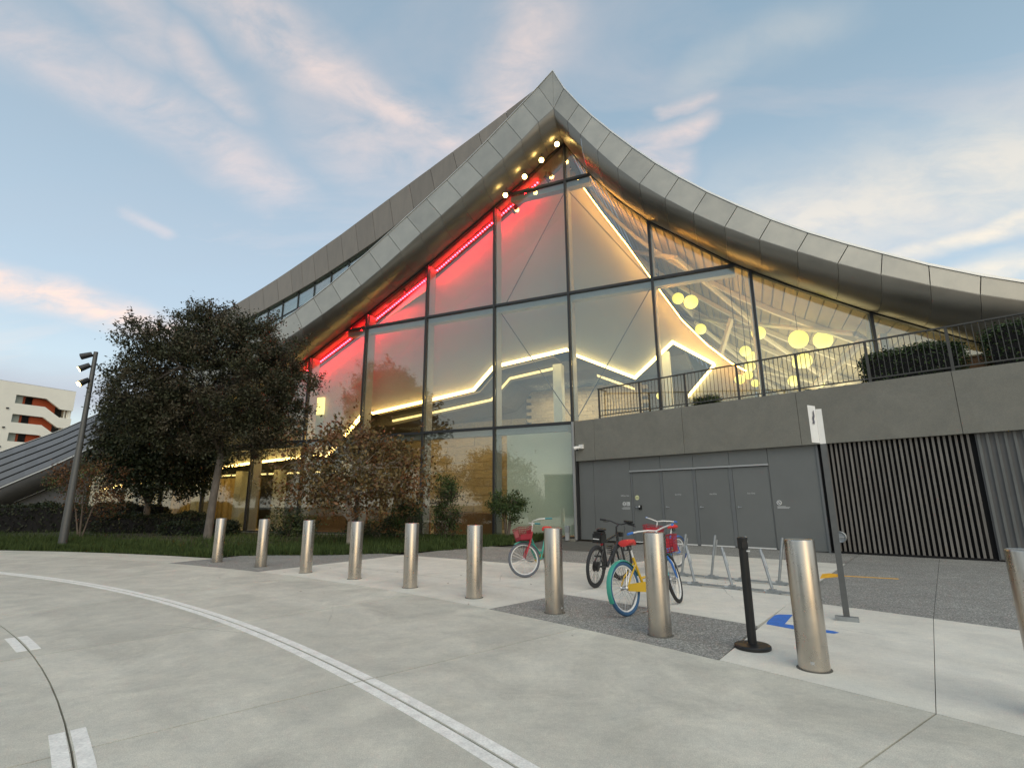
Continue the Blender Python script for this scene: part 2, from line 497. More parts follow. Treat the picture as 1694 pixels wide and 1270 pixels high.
MT = dict(
    road=concrete_mat('driveway_concrete', (0.535, 0.518, 0.455), 0.17, 0.20),
    slab=concrete_mat('pale_concrete', (0.64, 0.62, 0.56), 0.12, 0.16),
    agg=concrete_mat('exposed_aggregate', (0.16, 0.16, 0.145), 0.14, 0.2, True),
    base=mat('joint_dirt_contact_shade', (0.10, 0.097, 0.085), 0.95, nscale=6, namt=0.3),
    paint=mat('white_road_paint', (0.80, 0.79, 0.74), 0.7, nscale=9, namt=0.14, fine=(70, 0.30)),
    yellow=mat('yellow_paint', (0.80, 0.42, 0.02), 0.7, nscale=12, namt=0.2, fine=(70, 0.3)),
    blue=mat('blue_paint', (0.035, 0.16, 0.55), 0.7, nscale=12, namt=0.2, fine=(70, 0.3)),
    steel=mat('brushed_steel', (0.53, 0.485, 0.43), 0.29, 1.0, nscale=5, namt=0.05, rand=0.06),
    steel_cap=mat('steel_cap', (0.55, 0.52, 0.48), 0.4, 1.0),
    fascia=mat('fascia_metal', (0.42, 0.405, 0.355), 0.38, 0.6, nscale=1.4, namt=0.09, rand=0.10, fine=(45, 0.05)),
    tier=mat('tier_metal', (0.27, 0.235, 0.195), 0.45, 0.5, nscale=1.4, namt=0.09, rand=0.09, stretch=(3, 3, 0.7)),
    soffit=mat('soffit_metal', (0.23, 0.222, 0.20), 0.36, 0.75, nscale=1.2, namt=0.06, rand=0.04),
    edge=mat('roof_edge_metal', (0.75, 0.75, 0.72), 0.4, 0.6),
    roof=mat('roof_membrane', (0.55, 0.55, 0.52), 0.7, nscale=2, namt=0.1),
    wing=mat('wing_roof_metal', (0.20, 0.21, 0.235), 0.4, 0.6, nscale=1.0, namt=0.10, rand=0.08),
    frame=mat('dark_frame', (0.035, 0.037, 0.04), 0.45, 0.3),
    fin=mat('grey_fin', (0.28, 0.30, 0.33), 0.5, 0.2, nscale=3, namt=0.05),
    glass=glass_mat('facade_glass', (0.90, 0.92, 0.88), 0.07),
    glass_c=glass_mat('clerestory_glass', (0.75, 0.8, 0.78), 0.25),
    inner=mat('inner_wall_fabric', (0.34, 0.36, 0.33), 0.9, nscale=0.8, namt=0.03, fine=(160, 0.07)),
    curtain=mat('golden_curtain', (0.30, 0.23, 0.11), 0.9, nscale=3, namt=0.2, rand=0.1),
    ceil=mat('ceiling_boards', (0.40, 0.36, 0.26), 0.8, nscale=1.5, namt=0.07, rand=0.1),
    beam=mat('white_beam', (0.82, 0.80, 0.74), 0.6, nscale=3, namt=0.05),
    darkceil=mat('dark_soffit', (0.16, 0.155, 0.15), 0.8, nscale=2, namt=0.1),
    wood=mat('stacked_wood_wall', (0.30, 0.235, 0.135), 0.7, nscale=3, namt=0.25, stretch=(1, 1, 5), rand=0.12),
    brick=mat('tan_brick_wall', (0.50, 0.41, 0.28), 0.8, nscale=9, namt=0.22, rand=0.1),
    column=mat('pale_column', (0.62, 0.66, 0.66), 0.6, nscale=3, namt=0.04),
    floor=mat('interior_floor', (0.30, 0.27, 0.22), 0.5, nscale=3, namt=0.1),
    blind=mat('pale_blind', (0.70, 0.76, 0.70), 0.8, nscale=1, namt=0.04),
    planter=mat('brown_planter', (0.22, 0.11, 0.045), 0.7, nscale=5, namt=0.15),
    led_w=emit('led_warm', (1.0, 0.68, 0.25), 8.5),
    led_w3=emit('led_warm_strong', (1.0, 0.60, 0.18), 11.5),
    led_w2=emit('led_warm_dim', (1.0, 0.72, 0.28), 1.6),
    led_r=emit('led_red', (1.0, 0.006, 0.013), 130),
    led_o=emit('led_orange', (1.0, 0.42, 0.07), 60),
    globe=emit('globe_glow', (1.0, 0.83, 0.12), 1.15),
    sconce=emit('sconce_glow', (1.0, 0.80, 0.22), 1.5),
    lamp=emit('spot_lens_glow', (1.0, 0.66, 0.20), 22),
    dark=mat('black_plastic', (0.012, 0.012, 0.012), 0.45, nscale=12, namt=0.2),
    conc=concrete_mat('grey_cast_concrete', (0.20, 0.196, 0.175), 0.10, 0.24, wear=False),
    door=mat('grey_door_paint', (0.165, 0.173, 0.17), 0.5, nscale=1.5, namt=0.05, rand=0.03, fine=(60, 0.05)),
    doorframe=mat('grey_frame_paint', (0.15, 0.16, 0.165), 0.5, nscale=3, namt=0.05),
    bar=mat('pale_metal_bar', (0.45, 0.46, 0.46), 0.4, 0.4),
    slat=mat('grey_brown_slat', (0.18, 0.168, 0.152), 0.75, nscale=6, namt=0.22, stretch=(1, 1, 0.25), rand=0.16),
    slat2=mat('grey_slat', (0.15, 0.155, 0.15), 0.7, nscale=6, namt=0.15, stretch=(1, 1, 0.25), rand=0.08),
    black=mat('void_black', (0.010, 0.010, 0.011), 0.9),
    rail=mat('railing_metal', (0.075, 0.073, 0.068), 0.5, 0.4, nscale=8, namt=0.1),
    galv=mat('galvanised_steel', (0.34, 0.36, 0.37), 0.5, 0.7, nscale=14, namt=0.16),
    pole=mat('grey_lamp_pole', (0.12, 0.124, 0.124), 0.5, 0.4, nscale=14, namt=0.1),
    white=mat('white_enamel', (0.78, 0.78, 0.76), 0.4, nscale=12, namt=0.04),
    text=mat('white_vinyl', (0.62, 0.63, 0.63), 0.6),
    sticker=mat('pale_yellow_sticker', (0.72, 0.72, 0.42), 0.6),
    olive=mat('olive_print', (0.18, 0.19, 0.05), 0.6),
    ink=mat('dark_print', (0.10, 0.10, 0.13), 0.6, nscale=40, namt=0.5),
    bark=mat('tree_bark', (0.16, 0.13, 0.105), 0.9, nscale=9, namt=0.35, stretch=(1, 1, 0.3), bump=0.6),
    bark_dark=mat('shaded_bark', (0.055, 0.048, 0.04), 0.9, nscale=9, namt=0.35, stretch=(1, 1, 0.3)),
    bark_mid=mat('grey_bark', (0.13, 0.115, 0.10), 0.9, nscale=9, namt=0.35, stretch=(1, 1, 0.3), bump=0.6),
    bark_pale=mat('pale_bark', (0.30, 0.265, 0.225), 0.9, nscale=9, namt=0.3, stretch=(1, 1, 0.3), bump=0.5),
    oak=leaf_mat('oak_leaf', (0.018, 0.024, 0.011), (0.058, 0.062, 0.032)),
    oak2=leaf_mat('oak_leaf_dry', (0.035, 0.034, 0.02), (0.085, 0.072, 0.045)),
    dkleaf=leaf_mat('dark_leaf', (0.013, 0.022, 0.012), (0.035, 0.052, 0.022)),
    redleaf=leaf_mat('russet_leaf', (0.065, 0.030, 0.012), (0.19, 0.095, 0.04)),
    oliveleaf=leaf_mat('olive_leaf', (0.05, 0.045, 0.016), (0.19, 0.13, 0.05)),
    grnleaf=leaf_mat('green_leaf', (0.03, 0.05, 0.016), (0.085, 0.11, 0.035)),
    shrub=leaf_mat('shrub_leaf', (0.022, 0.045, 0.014), (0.06, 0.10, 0.03)),
    grass=leaf_mat('grass_blade', (0.02, 0.042, 0.01), (0.075, 0.105, 0.026), 0.8),
    soil=mat('planting_soil', (0.045, 0.043, 0.025), 0.95, nscale=4, namt=0.4, bump=0.5),
    palm=leaf_mat('indoor_leaf', (0.05, 0.075, 0.06), (0.10, 0.13, 0.10)),
    tyre=mat('tyre_rubber', (0.03, 0.03, 0.032), 0.8),
    tyre_blue=mat('blue_tyre', (0.04, 0.11, 0.22), 0.75),
    tyre_grey=mat('grey_tyre', (0.12, 0.13, 0.15), 0.8),
    rim_white=mat('white_rim', (0.75, 0.75, 0.73), 0.4),
    rim_black=mat('black_rim', (0.03, 0.03, 0.03), 0.4),
    chrome=mat('bright_metal', (0.6, 0.6, 0.6), 0.3, 0.9),
    bk_yel=mat('yellow_enamel', (0.66, 0.41, 0.025), 0.35, coat=0.4),
    bk_grn=mat('green_enamel', (0.04, 0.32, 0.24), 0.35, coat=0.4),
    bk_red=mat('red_enamel', (0.50, 0.02, 0.035), 0.35, coat=0.4),
    bk_blue=mat('blue_grip', (0.05, 0.18, 0.55), 0.6),
    bk_teal=mat('teal_grip', (0.05, 0.22, 0.24), 0.6),
    bk_seat=mat('red_saddle', (0.62, 0.035, 0.03), 0.5),
    bk_bask=mat('red_basket_wire', (0.30, 0.015, 0.03), 0.5),
    bk_black=mat('black_frame', (0.022, 0.023, 0.025), 0.4, coat=0.2),
    apt=mat('cream_render', (0.86, 0.83, 0.72), 0.8, nscale=0.3, namt=0.05),
    apt_red=mat('orange_red_wall', (0.50, 0.10, 0.035), 0.8, nscale=0.6, namt=0.1),
    apt_dark=mat('dark_recess', (0.06, 0.065, 0.065), 0.7),
    apt_pan=mat('grey_green_screen', (0.30, 0.32, 0.27), 0.6),
    behind=mat('green_grey_cladding', (0.10, 0.17, 0.13), 0.7, nscale=0.5, namt=0.1),
)

# ------------------------------------------------------------------ helpers


class MB:
    def __init__(s):
        s.v, s.f, s.mi = [], [], []
        s.cur = 0

    def add(s, vs_, fs):
        o = len(s.v)
        s.v += [tuple(p) for p in vs_]
        for f in fs:
            s.f.append([o + i for i in f])
            s.mi.append(s.cur)
        return s

    def box(s, x0, x1, y0, y1, z0, z1):
        return s.add([(x0, y0, z0), (x1, y0, z0), (x1, y1, z0), (x0, y1, z0), (x0, y0, z1), (x1, y0, z1), (x1, y1, z1), (x0, y1, z1)],
                     [(0, 3, 2, 1), (4, 5, 6, 7), (0, 1, 5, 4), (1, 2, 6, 5), (2, 3, 7, 6), (3, 0, 4, 7)])

    def prism(s, pts, vec):
        n = len(pts)
        v = Vector(vec)
        P = [Vector(p) for p in pts]
        nrm = Vector((0, 0, 0))
        for i in range(n):
            nrm += P[i].cross(P[(i + 1) % n])
        if nrm.dot(v) < 0:
            P.reverse()
        # P wound so that +v is the outside of the far cap
        return s.add(P + [p + v for p in P], [list(range(n))[::-1], list(range(n, 2 * n))] +
                     [(i, (i + 1) % n, n + (i + 1) % n, n + i) for i in range(n)])

    def tube(s, pts, r, n=8, closed=False, cap=True):
        P = [Vector(p) for p in pts]
        m = len(P)
        rad = r if isinstance(r, (list, tuple)) else [r] * m
        rings = []
        prev = None
        for i in range(m):
            if closed:
                d = P[(i + 1) % m] - P[i - 1]
            else:
                d = P[min(i + 1, m - 1)] - P[max(i - 1, 0)]
            if d.length < 1e-9:
                d = Vector((0, 0, 1))
            d.normalize()
            if prev is None:
                a = Vector((0, 0, 1)) if abs(d.z) < 0.9 else Vector((1, 0, 0))
                x = d.cross(a).normalized()
            else:
                x = (prev - d * prev.dot(d))
                x = x.normalized() if x.length > 1e-6 else d.orthogonal().normalized()
            prev = x
            y = d.cross(x)
            rings.append([P[i] + (x * math.cos(2 * math.pi * k / n) + y * math.sin(2 * math.pi * k / n)) * rad[i] for k in range(n)])
        vs_ = [p for rg in rings for p in rg]
        fs = []
        for i in range(m if closed else m - 1):
            a, b = i * n, ((i + 1) % m) * n
            for k in range(n):
                fs.append((a + k, a + (k + 1) % n, b + (k + 1) % n, b + k))
        if cap and not closed:
            fs.append(list(range(n))[::-1])
            fs.append([(m - 1) * n + k for k in range(n)])
        return s.add(vs_, fs)

    def lathe(s, prof, n=24, c=(0, 0, 0), axis='z'):
        vs_, fs = [], []
        for r, z in prof:
            for k in range(n):
                a = 2 * math.pi * k / n
                p = (r * math.cos(a), r * math.sin(a), z)
                if axis == 'y':
                    p = (p[0], -p[2], p[1])
                if axis == 'x':
                    p = (p[2], p[0], p[1])
                vs_.append((p[0] + c[0], p[1] + c[1], p[2] + c[2]))
        m = len(prof)
        for i in range(m - 1):
            for k in range(n):
                fs.append((i * n + k, i * n + (k + 1) % n, (i + 1) * n + (k + 1) % n, (i + 1) * n + k))
        fs.append(list(range(n))[::-1])
        fs.append([(m - 1) * n + k for k in range(n)])
        return s.add(vs_, fs)

    def ball(s, c, r, n=16, m=10, sc=(1, 1, 1)):
        vs_, fs = [], []
        for i in range(1, m):
            t = math.pi * i / m
            for k in range(n):
                a = 2 * math.pi * k / n
                vs_.append((c[0] + r * sc[0] * math.sin(t) * math.cos(a), c[1] + r * sc[1] * math.sin(t) * math.sin(a), c[2] + r * sc[2] * math.cos(t)))
        top, bot = len(vs_), len(vs_) + 1
        vs_ += [(c[0], c[1], c[2] + r * sc[2]), (c[0], c[1], c[2] - r * sc[2])]
        for i in range(m - 2):
            for k in range(n):
                fs.append((i * n + k, (i + 1) * n + k, (i + 1) * n + (k + 1) % n, i * n + (k + 1) % n))
        for k in range(n):
            fs.append((top, k, (k + 1) % n))
            fs.append((bot, (m - 2) * n + (k + 1) % n, (m - 2) * n + k))
        return s.add(vs_, fs)

    def xform(s, fn, start=0):
        s.v[start:] = [tuple(fn(Vector(p))) for p in s.v[start:]]
        return s

    def build(s, name, m, parent=None, smooth=False, **props):
        me = bpy.data.meshes.new(name)
        me.from_pydata(s.v, [], s.f)
        for x in (m if isinstance(m, (list, tuple)) else [m]):
            me.materials.append(MT[x] if isinstance(x, str) else x)
        if isinstance(m, (list, tuple)):
            me.polygons.foreach_set('material_index', s.mi)
        if smooth:
            me.polygons.foreach_set('use_smooth', [True] * len(me.polygons))
            try:
                me.set_sharp_from_angle(angle=R(38))
            except Exception:
                pass
        me.update()
        o = bpy.data.objects.new(name, me)
        COL.objects.link(o)
        if parent:
            o.parent = parent
        for k, v in props.items():
            o[k] = v
        return o


def thing(name, label, cat, loc=(0, 0, 0), rz=0.0, group=None):
    o = bpy.data.objects.new(name, None)
    o.empty_display_size = 0.3
    COL.objects.link(o)
    o.location = loc
    o.rotation_euler = (0, 0, rz)
    o['label'] = label
    o['category'] = cat
    if group:
        o['group'] = group
    return o


def tag(o, label, cat, group=None):
    o['label'] = label
    o['category'] = cat
    if group:
        o['group'] = group
    return o


def copy_thing(src, loc, label, rz=None):
    c = src.copy()
    COL.objects.link(c)
    c.location = loc
    if rz is not None:
        c.rotation_euler = (0, 0, rz)
    c['label'] = label
    for ch in src.children:
        d = ch.copy()
        COL.objects.link(d)
        d.parent = c
        for g in ch.children:
            e = g.copy()
            COL.objects.link(e)
            e.parent = d
    return c


def lerp(x, pts):
    pts = sorted(pts)
    return float(np.interp(x, [p[0] for p in pts], [p[1] for p in pts]))


def piece(src, parent, loc, rz=0.0):
    c = src.copy()
    COL.objects.link(c)
    c.parent = parent
    c.location = loc
    c.rotation_euler = (0, 0, rz)
    return c


# frame of the glass hall: x along the facade (rightwards, towards the viewer), y inwards, z up
B0 = Vector((2.55, 21.56, 0))
BROT = math.atan2(-0.4028, 0.9153)
# frame of the terrace wall, which swings out from the glass
T0 = Vector((2.55, 21.36, 0))
TROT = math.atan2(-0.6854, 0.7282)


def bw(u, y, z=0.0):
    c, s_ = math.cos(BROT), math.sin(BROT)
    return Vector((B0.x + u * c - y * s_, B0.y + u * s_ + y * c, z))


def tw(u, y, z=0.0):
    c, s_ = math.cos(TROT), math.sin(TROT)
    return Vector((T0.x + u * c - y * s_, T0.y + u * s_ + y * c, z))

# ================================================================== GROUND
PC = (-24.34, -16.17)      # the plaza is laid out in rings about this point


def pol(r, deg):
    return (PC[0] + r * math.cos(R(deg)), PC[1] + r * math.sin(R(deg)))


gb = MB()
gb.box(-260, 260, -160, 420, -0.6, -0.045)
ground = gb.build('ground', 'base', kind='structure')


def slab(r0, r1, a0, a1, m, name='concrete_slab', gap=0.006, z0=-0.04, z1=0.0, parent=None):
    g0, g1 = math.degrees(gap / r0), math.degrees(gap / r0)
    r0, r1 = r0 + gap, r1 - gap
    f0 = a0 if callable(a0) else (lambda r: a0)
    f1 = a1 if callable(a1) else (lambda r: a1)
    n = max(2, int((f1(r0) - f0(r0)) / 1.2) + 1)
    ia = np.linspace(f0(r0) + g0, f1(r0) - g1, n + 1)
    oa = np.linspace(f0(r1) + g0, f1(r1) - g1, n + 1)
    pts = [(*pol(r0, a), z0) for a in ia] + [(*pol(r1, a), z0) for a in oa[::-1]]
    b = MB()
    b.prism(pts, (0, 0, z1 - z0))
    o = b.build(name, m, parent or ground)
    return o


JA = [36.55 - 5.68 * 4 + 5.68 * k for k in range(14)]


def SL(r):      # the joint that runs straight across the rings towards the gate
    return float(np.interp(r, [33.91, 35.53, 37.3, 41.76, 43.2, 51], [39.3, 40.0, 40.6, 41.8, 42.1, 43.6]))


def VJ(k):
    return lambda r: float(np.interp(r, [33.91, 37.55, 46.6, 54], [36.55, 38.1, 40.7, 42.2])) - 5.68 * k


rings = [(17.0, 23.2), (23.2, 29.31), (29.31, 31.18), (31.18, 33.91)]
for (r0, r1) in rings:
    for a0, a1 in zip(JA[:-1], JA[1:]):
        slab(r0, r1, a0, a1, 'road')
# outer verge of the driveway on the left, up to the grass
for a0, a1 in ((62.6, 68.0), (68.0, 73.7), (73.7, 79.4), (79.4, 86.5)):
    slab(33.91, 35.15, a0, a1, 'road')
# bollard strip and cycle-parking slabs (pale) and the exposed aggregate between
for r0, r1, a0, a1, m, nm in (
        (33.91, 35.53, 50.75, 56.4, 'slab', 'concrete_slab'), (35.53, 38.25, 50.75, 56.4, 'slab', 'concrete_slab'),
        (33.91, 35.53, 44.95, 50.75, 'slab', 'concrete_slab'), (35.53, 39.35, 44.95, 50.75, 'slab', 'concrete_slab'),
        (35.53, 39.35, SL, 44.95, 'slab', 'concrete_slab'), (39.35, 43.2, SL, 47.3, 'slab', 'concrete_slab'),
        (33.91, 37.55, VJ(0), SL, 'slab', 'concrete_slab'),
        (33.91, 37.55, VJ(1), VJ(0), 'slab', 'concrete_slab'),
        (33.91, 37.55, VJ(2), VJ(1), 'slab', 'concrete_slab'),
        (33.91, 37.55, VJ(3), VJ(2), 'slab', 'concrete_slab'),
        (33.91, 37.55, VJ(4), VJ(3), 'slab', 'concrete_slab'),
        (33.91, 35.53, SL, 42.2, 'agg', 'aggregate_panel'), (33.91, 35.53, 42.2, 44.95, 'agg', 'aggregate_panel'),
        (33.91, 36.5, 56.4, 62.6, 'agg', 'aggregate_panel'), (36.5, 38.3, 56.4, 62.6, 'agg', 'aggregate_panel'),
        (38.25, 42.0, 50.75, 56.4, 'agg', 'aggregate_panel'), (39.35, 43.2, 47.3, 50.75, 'agg', 'aggregate_panel'),
        (43.2, 50.0, SL, 50.75, 'agg', 'aggregate_panel'),
        (37.55, 51.0, VJ(0), SL, 'agg', 'aggregate_panel'), (37.55, 51.0, VJ(1), VJ(0), 'agg', 'aggregate_panel'),
        (37.55, 53.0, VJ(2), VJ(1), 'agg', 'aggregate_panel'), (37.55, 53.0, VJ(4), VJ(2), 'agg', 'aggregate_panel')):
    slab(r0, r1, a0, a1, m, nm, gap=0.0028 if m != 'slab' or (callable(a1) and callable(a0)) else 0.005)


def ring_paint(r0, r1, a0, a1, m, name, z=0.004):
    n = max(2, int((a1 - a0) * 2))
    aa = np.linspace(a0, a1, n + 1)
    b = MB()
    for i in range(n):
        b.prism([(*pol(r0, aa[i]), z - 0.003), (*pol(r0, aa[i + 1]), z - 0.003), (*pol(r1, aa[i + 1]), z - 0.003), (*pol(r1, aa[i]), z - 0.003)], (0, 0, 0.003))
    return b.build(name, m, kind='structure')


for a0, a1 in zip(JA[:-1], JA[1:]):
    ring_paint(31.082, 31.168, a0 + 0.02, a1 - 0.02, 'paint', 'painted_line')
    ring_paint(31.192, 31.278, a0 + 0.02, a1 - 0.02, 'paint', 'painted_line')
for a0, a1 in ((41.3, 43.0), (48.5, 50.15), (55.7, 57.3)):
    ring_paint(29.215, 29.297, a0, a1, 'paint', 'painted_dash')
    ring_paint(29.323, 29.405, a0, a1, 'paint', 'painted_dash')


def flat_mark(polys, m, name):
    b = MB()
    for P in polys:
        b.prism([(x, y, 0.001) for x, y in P], (0, 0, 0.003))
    return b.build(name, m, kind='structure')


flat_mark([[(3.02, 6.75), (3.12, 6.92), (3.36, 7.24), (3.45, 7.29), (3.60, 7.26), (3.235, 6.745), (3.60, 6.38), (3.62, 6.31), (3.54, 6.27), (3.20, 6.50)]], 'blue', 'blue_painted_mark')
flat_mark([[(5.80, 10.50), (6.20, 11.12), (6.40, 11.22), (6.50, 11.02), (6.30, 10.72)], [(6.33, 10.84), (6.36, 10.92), (7.22, 10.42), (7.18, 10.34)]], 'yellow', 'yellow_painted_mark')

# planting bed: soil sheet, gently mounded, with grass
bed_edge = [(-46, 12.0)] + [pol(35.2, a) for a in (96, 90, 84, 79, 74, 69, 65, 63.2)] + [(-7.9, 15.75), (-6.9, 15.85), (-5.3, 15.75), (-3.43, 16.31), (-2.05, 17.15), (-1.53, 17.65), (-0.93, 18.4), (-0.1, 19.2), (0.6, 20.3), (1.15, 21.5)]
bed_back = [tuple(bw(u, -0.25)[:2]) for u in np.linspace(-1.0, -52, len(bed_edge))][::-1]
nb = 8
bb = MB()
vv = []
for j in range(nb + 1):
    t = j / nb
    for (a, c) in zip(bed_edge, bed_back):
        x, y = a[0] + (c[0] - a[0]) * t, a[1] + (c[1] - a[1]) * t
        vv.append((x, y, 0.012 + 0.10 * math.sin(math.pi * min(1, t * 1.0)) + (0.03 * math.sin(x * 1.7) * math.sin(y * 1.3) if 0 < j < nb else 0)))
ne = len(bed_edge)
bb.add(vv, [(j * ne + i, j * ne + i + 1, (j + 1) * ne + i + 1, (j + 1) * ne + i) for j in range(nb) for i in range(ne - 1)])
bb.build('planting_bed', 'soil', smooth=True, kind='structure')

# ================================================================== GLASS HALL
hall = thing('glass_hall', 'glass fronted hall with a peaked sweeping metal roof and warm lit interior', 'building', B0, BROT)

# edge of the roof in the facade plane (u, z): glass head, lower and upper edge of the front fascia
GL = [(-54, 0.1), (-42, 1.6), (-34.5, 3.3), (-29.8, 4.5), (-26, 5.45), (-22.5, 6.4), (-18.5, 7.6), (-15.19, 8.96), (-10.96, 11.16), (-7.35, 13.18), (-3.6, 15.51), (-1.84, 16.64), (-0.05, 17.95)]
GR = [(-0.05, 17.95), (1.14, 15.93), (2.3, 14.35), (3.54, 13.03), (5.32, 11.53), (6.67, 10.42), (8.34, 9.28), (10.75, 7.83), (13.55, 6.32), (16.5, 5.2), (20, 4.9)]
LB = [(0, 18.62), (-0.74, 18.16), (-1.57, 17.51), (-2.49, 16.83), (-3.53, 16.13), (-4.63, 15.41), (-5.74, 14.72), (-6.86, 14.05), (-7.97, 13.35), (-9.1, 12.66), (-10.29, 12.0), (-11.47, 11.40), (-12.66, 10.84), (-13.93, 10.29)]
LT = [(0, 20.6), (-0.71, 20.02), (-1.5, 19.4), (-2.35, 18.75), (-3.31, 18.02), (-4.38, 17.26), (-5.47, 16.53), (-6.59, 15.83), (-7.71, 15.13), (-8.8, 14.45), (-9.92, 13.76), (-11.08, 13.10), (-12.2, 12.45), (-13.36, 11.85)]
for u in np.arange(-15.1, -53, -1.4):
    du = u + 0.55
    LT.append((float(du), lerp(du, [(-13.36, 11.85), (-14.61, 11.25), (-16.1, 10.64), (-19, 9.75), (-23, 8.75), (-28.3, 7.49), (-34.3, 6.21), (-41.3, 5.1), (-45, 4.6), (-54, 3.8)])))
    LB.append((float(u), lerp(u, [(-13.93, 10.29), (-16, 9.45), (-19, 8.3), (-23, 7.0), (-29.8, 5.16), (-34.6, 3.96), (-40.4, 2.68), (-45, 1.9), (-54, 0.9)])))
RT = [(0, 20.6), (0.50, 19.48), (1.16, 18.41), (1.72, 17.6), (2.48, 16.61), (3.34, 15.56), (4.19, 14.59), (5.03, 13.73), (5.97, 12.84), (6.97, 12.0), (7.99, 11.2), (9.07, 10.44), (10.18, 9.75), (11.06, 9.24), (12.2, 8.60), (13.4, 8.02), (14.6, 7.52), (16.0, 7.02), (17.4, 6.64), (18.8, 6.36), (20.2, 6.2)]
RB = [(0, 18.62), (0.62, 17.75), (1.18, 16.9), (1.88, 15.9), (2.68, 14.83), (3.52, 13.87), (4.45, 12.98), (5.43, 12.1), (6.47, 11.28), (7.55, 10.53), (8.67, 9.83), (9.8, 9.16), (10.93, 8.54), (12.14, 7.95), (13.29, 7.44), (14.5, 6.98), (15.9, 6.52), (17.3, 6.16), (18.7, 5.9), (20.1, 5.75)]


def ztop(u):
    return lerp(u, GL if u < -0.05 else GR)


def shrink(quad, g=0.011):
    c = sum((Vector(q) for q in quad), Vector()) / len(quad)
    out = []
    for q in quad:
        d = c - Vector(q)
        out.append(tuple(Vector(q) + d.normalized() * g * 1.4))
    return out


YF = -1.5
soft_prof = [(0.0, 0.0), (0.10, -0.07), (0.26, -0.10), (0.45, -0.07), (0.62, 0.05), (0.78, 0.24), (0.90, 0.50), (0.97, 0.76), (1.0, 1.0)]


def soffit_pt(ub, zb, t, v, left):
    """t runs from glass head (0) to fascia foot (1); v is the height share"""
    ug = ub
    zg = ztop(ug)
    return (ub, -0.06 + (YF + 0.06) * t, zg + (zb - zg) * v)


for side, T, Bm in (('l', LT, LB), ('r', RT, RB)):
    for i in range(min(len(T) - 1, len(Bm) - 1)):
        # the joints stand square to the edge: upper joint i + 1 meets lower joint i
        a, b, c, d = T[i], T[i + 1], Bm[i], Bm[max(i - 1, 0)]
        wing = side == 'l' and a[0] < -23.5
        q = [(a[0], YF, a[1]), (b[0], YF, b[1]), (c[0], YF, c[1])] + ([(d[0], YF, d[1])] if i else [])
        mb = MB()
        if wing:
            # far down the left the roof edge is laid in long lapped boards
            for k in range(5):
                f0, f1 = k / 5 + 0.022, (k + 1) / 5 - 0.022
                L4 = [tuple(Vector(q[0]).lerp(Vector(q[3]), f0)), tuple(Vector(q[1]).lerp(Vector(q[2]), f0)), tuple(Vector(q[1]).lerp(Vector(q[2]), f1)), tuple(Vector(q[0]).lerp(Vector(q[3]), f1))]
                bx = MB()
                bx.prism(L4, (0, 0.05, 0))
                bx.build('roof_board', 'wing', hall)
            mb.prism(shrink([(x, y + 0.06, z) for x, y, z in q], 0.02), (0, 0.06, 0))
            mb.build('fascia_backing', 'frame', hall)
        else:
            mb.prism(shrink(q), (0, 0.05, 0))
            mb.build('fascia_panel', 'fascia', hall)
        # soffit piece
        sb = MB()
        rows = []
        for (uu, zb) in (Bm[i], Bm[i + 1]):
            e = 0.006 if uu == Bm[i][0] else -0.006
            sgn = 1 if Bm[i + 1][0] > Bm[i][0] else -1
            rows.append([soffit_pt(uu + sgn * e, zb - 0.006, t, v, side) for t, v in soft_prof])
        n = len(soft_prof)
        off = [(x, y, z + 0.03) for x, y, z in rows[0]], [(x, y, z + 0.03) for x, y, z in rows[1]]
        vs_ = rows[0] + rows[1] + off[0] + off[1]
        fs = []
        for k in range(n - 1):
            fs.append((k, k + 1, n + k + 1, n + k))
            fs.append((2 * n + k, 3 * n + k, 3 * n + k + 1, 2 * n + k + 1))
        for r0 in (0, n):
            for k in range(n - 1):
                fs.append((r0 + k, r0 + 2 * n + k, r0 + 2 * n + k + 1, r0 + k + 1))
        fs.append((0, n, 3 * n, 2 * n))
        fs.append((n - 1, 2 * n - 1, 4 * n - 1, 3 * n - 1))
        if side == 'l':
            fs = [f[::-1] for f in fs]
        sb.add(vs_, fs)
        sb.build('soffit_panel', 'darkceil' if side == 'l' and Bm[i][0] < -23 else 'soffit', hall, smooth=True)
    # pale drip edge on top of the fascia and, on the far left, along its foot
    eb = MB()
    for i in range(len(T) - 1):
        a, b = T[i], T[i + 1]
        th = 0.09 if side == 'r' else 0.035
        eb.prism([(a[0], YF - 0.03, a[1] + 0.004), (b[0], YF - 0.03, b[1] + 0.004), (b[0], YF - 0.03, b[1] + th), (a[0], YF - 0.03, a[1] + th)], (0, 0.34, 0))
    eb.build('roof_edge', 'edge', hall)
    if side == 'l':
        eb = MB()
        for i in range(len(Bm) - 1):
            a, b = Bm[i], Bm[i + 1]
            if a[0] < -23.4:
                eb.prism([(a[0], YF - 0.05, a[1] - 0.10), (b[0], YF - 0.05, b[1] - 0.10), (b[0], YF - 0.05, b[1] - 0.02), (a[0], YF - 0.05, a[1] - 0.02)], (0, 0.2, 0))
        eb.build('roof_gutter', 'edge', hall)
    # roof sheet running back from the edge
    rb = MB()
    for i in range(len(T) - 1):
        a, b = T[i], T[i + 1]
        y1 = 26 if side == 'r' else 3.2
        rb.prism([(a[0], YF + 0.10, a[1] - 0.12), (b[0], YF + 0.10, b[1] - 0.12), (b[0], YF + 0.10, b[1] - 0.02), (a[0], YF + 0.10, a[1] - 0.02)], (0, y1 - YF - 0.10, 0))
    rb.build('roof_sheet', 'roof', hall)

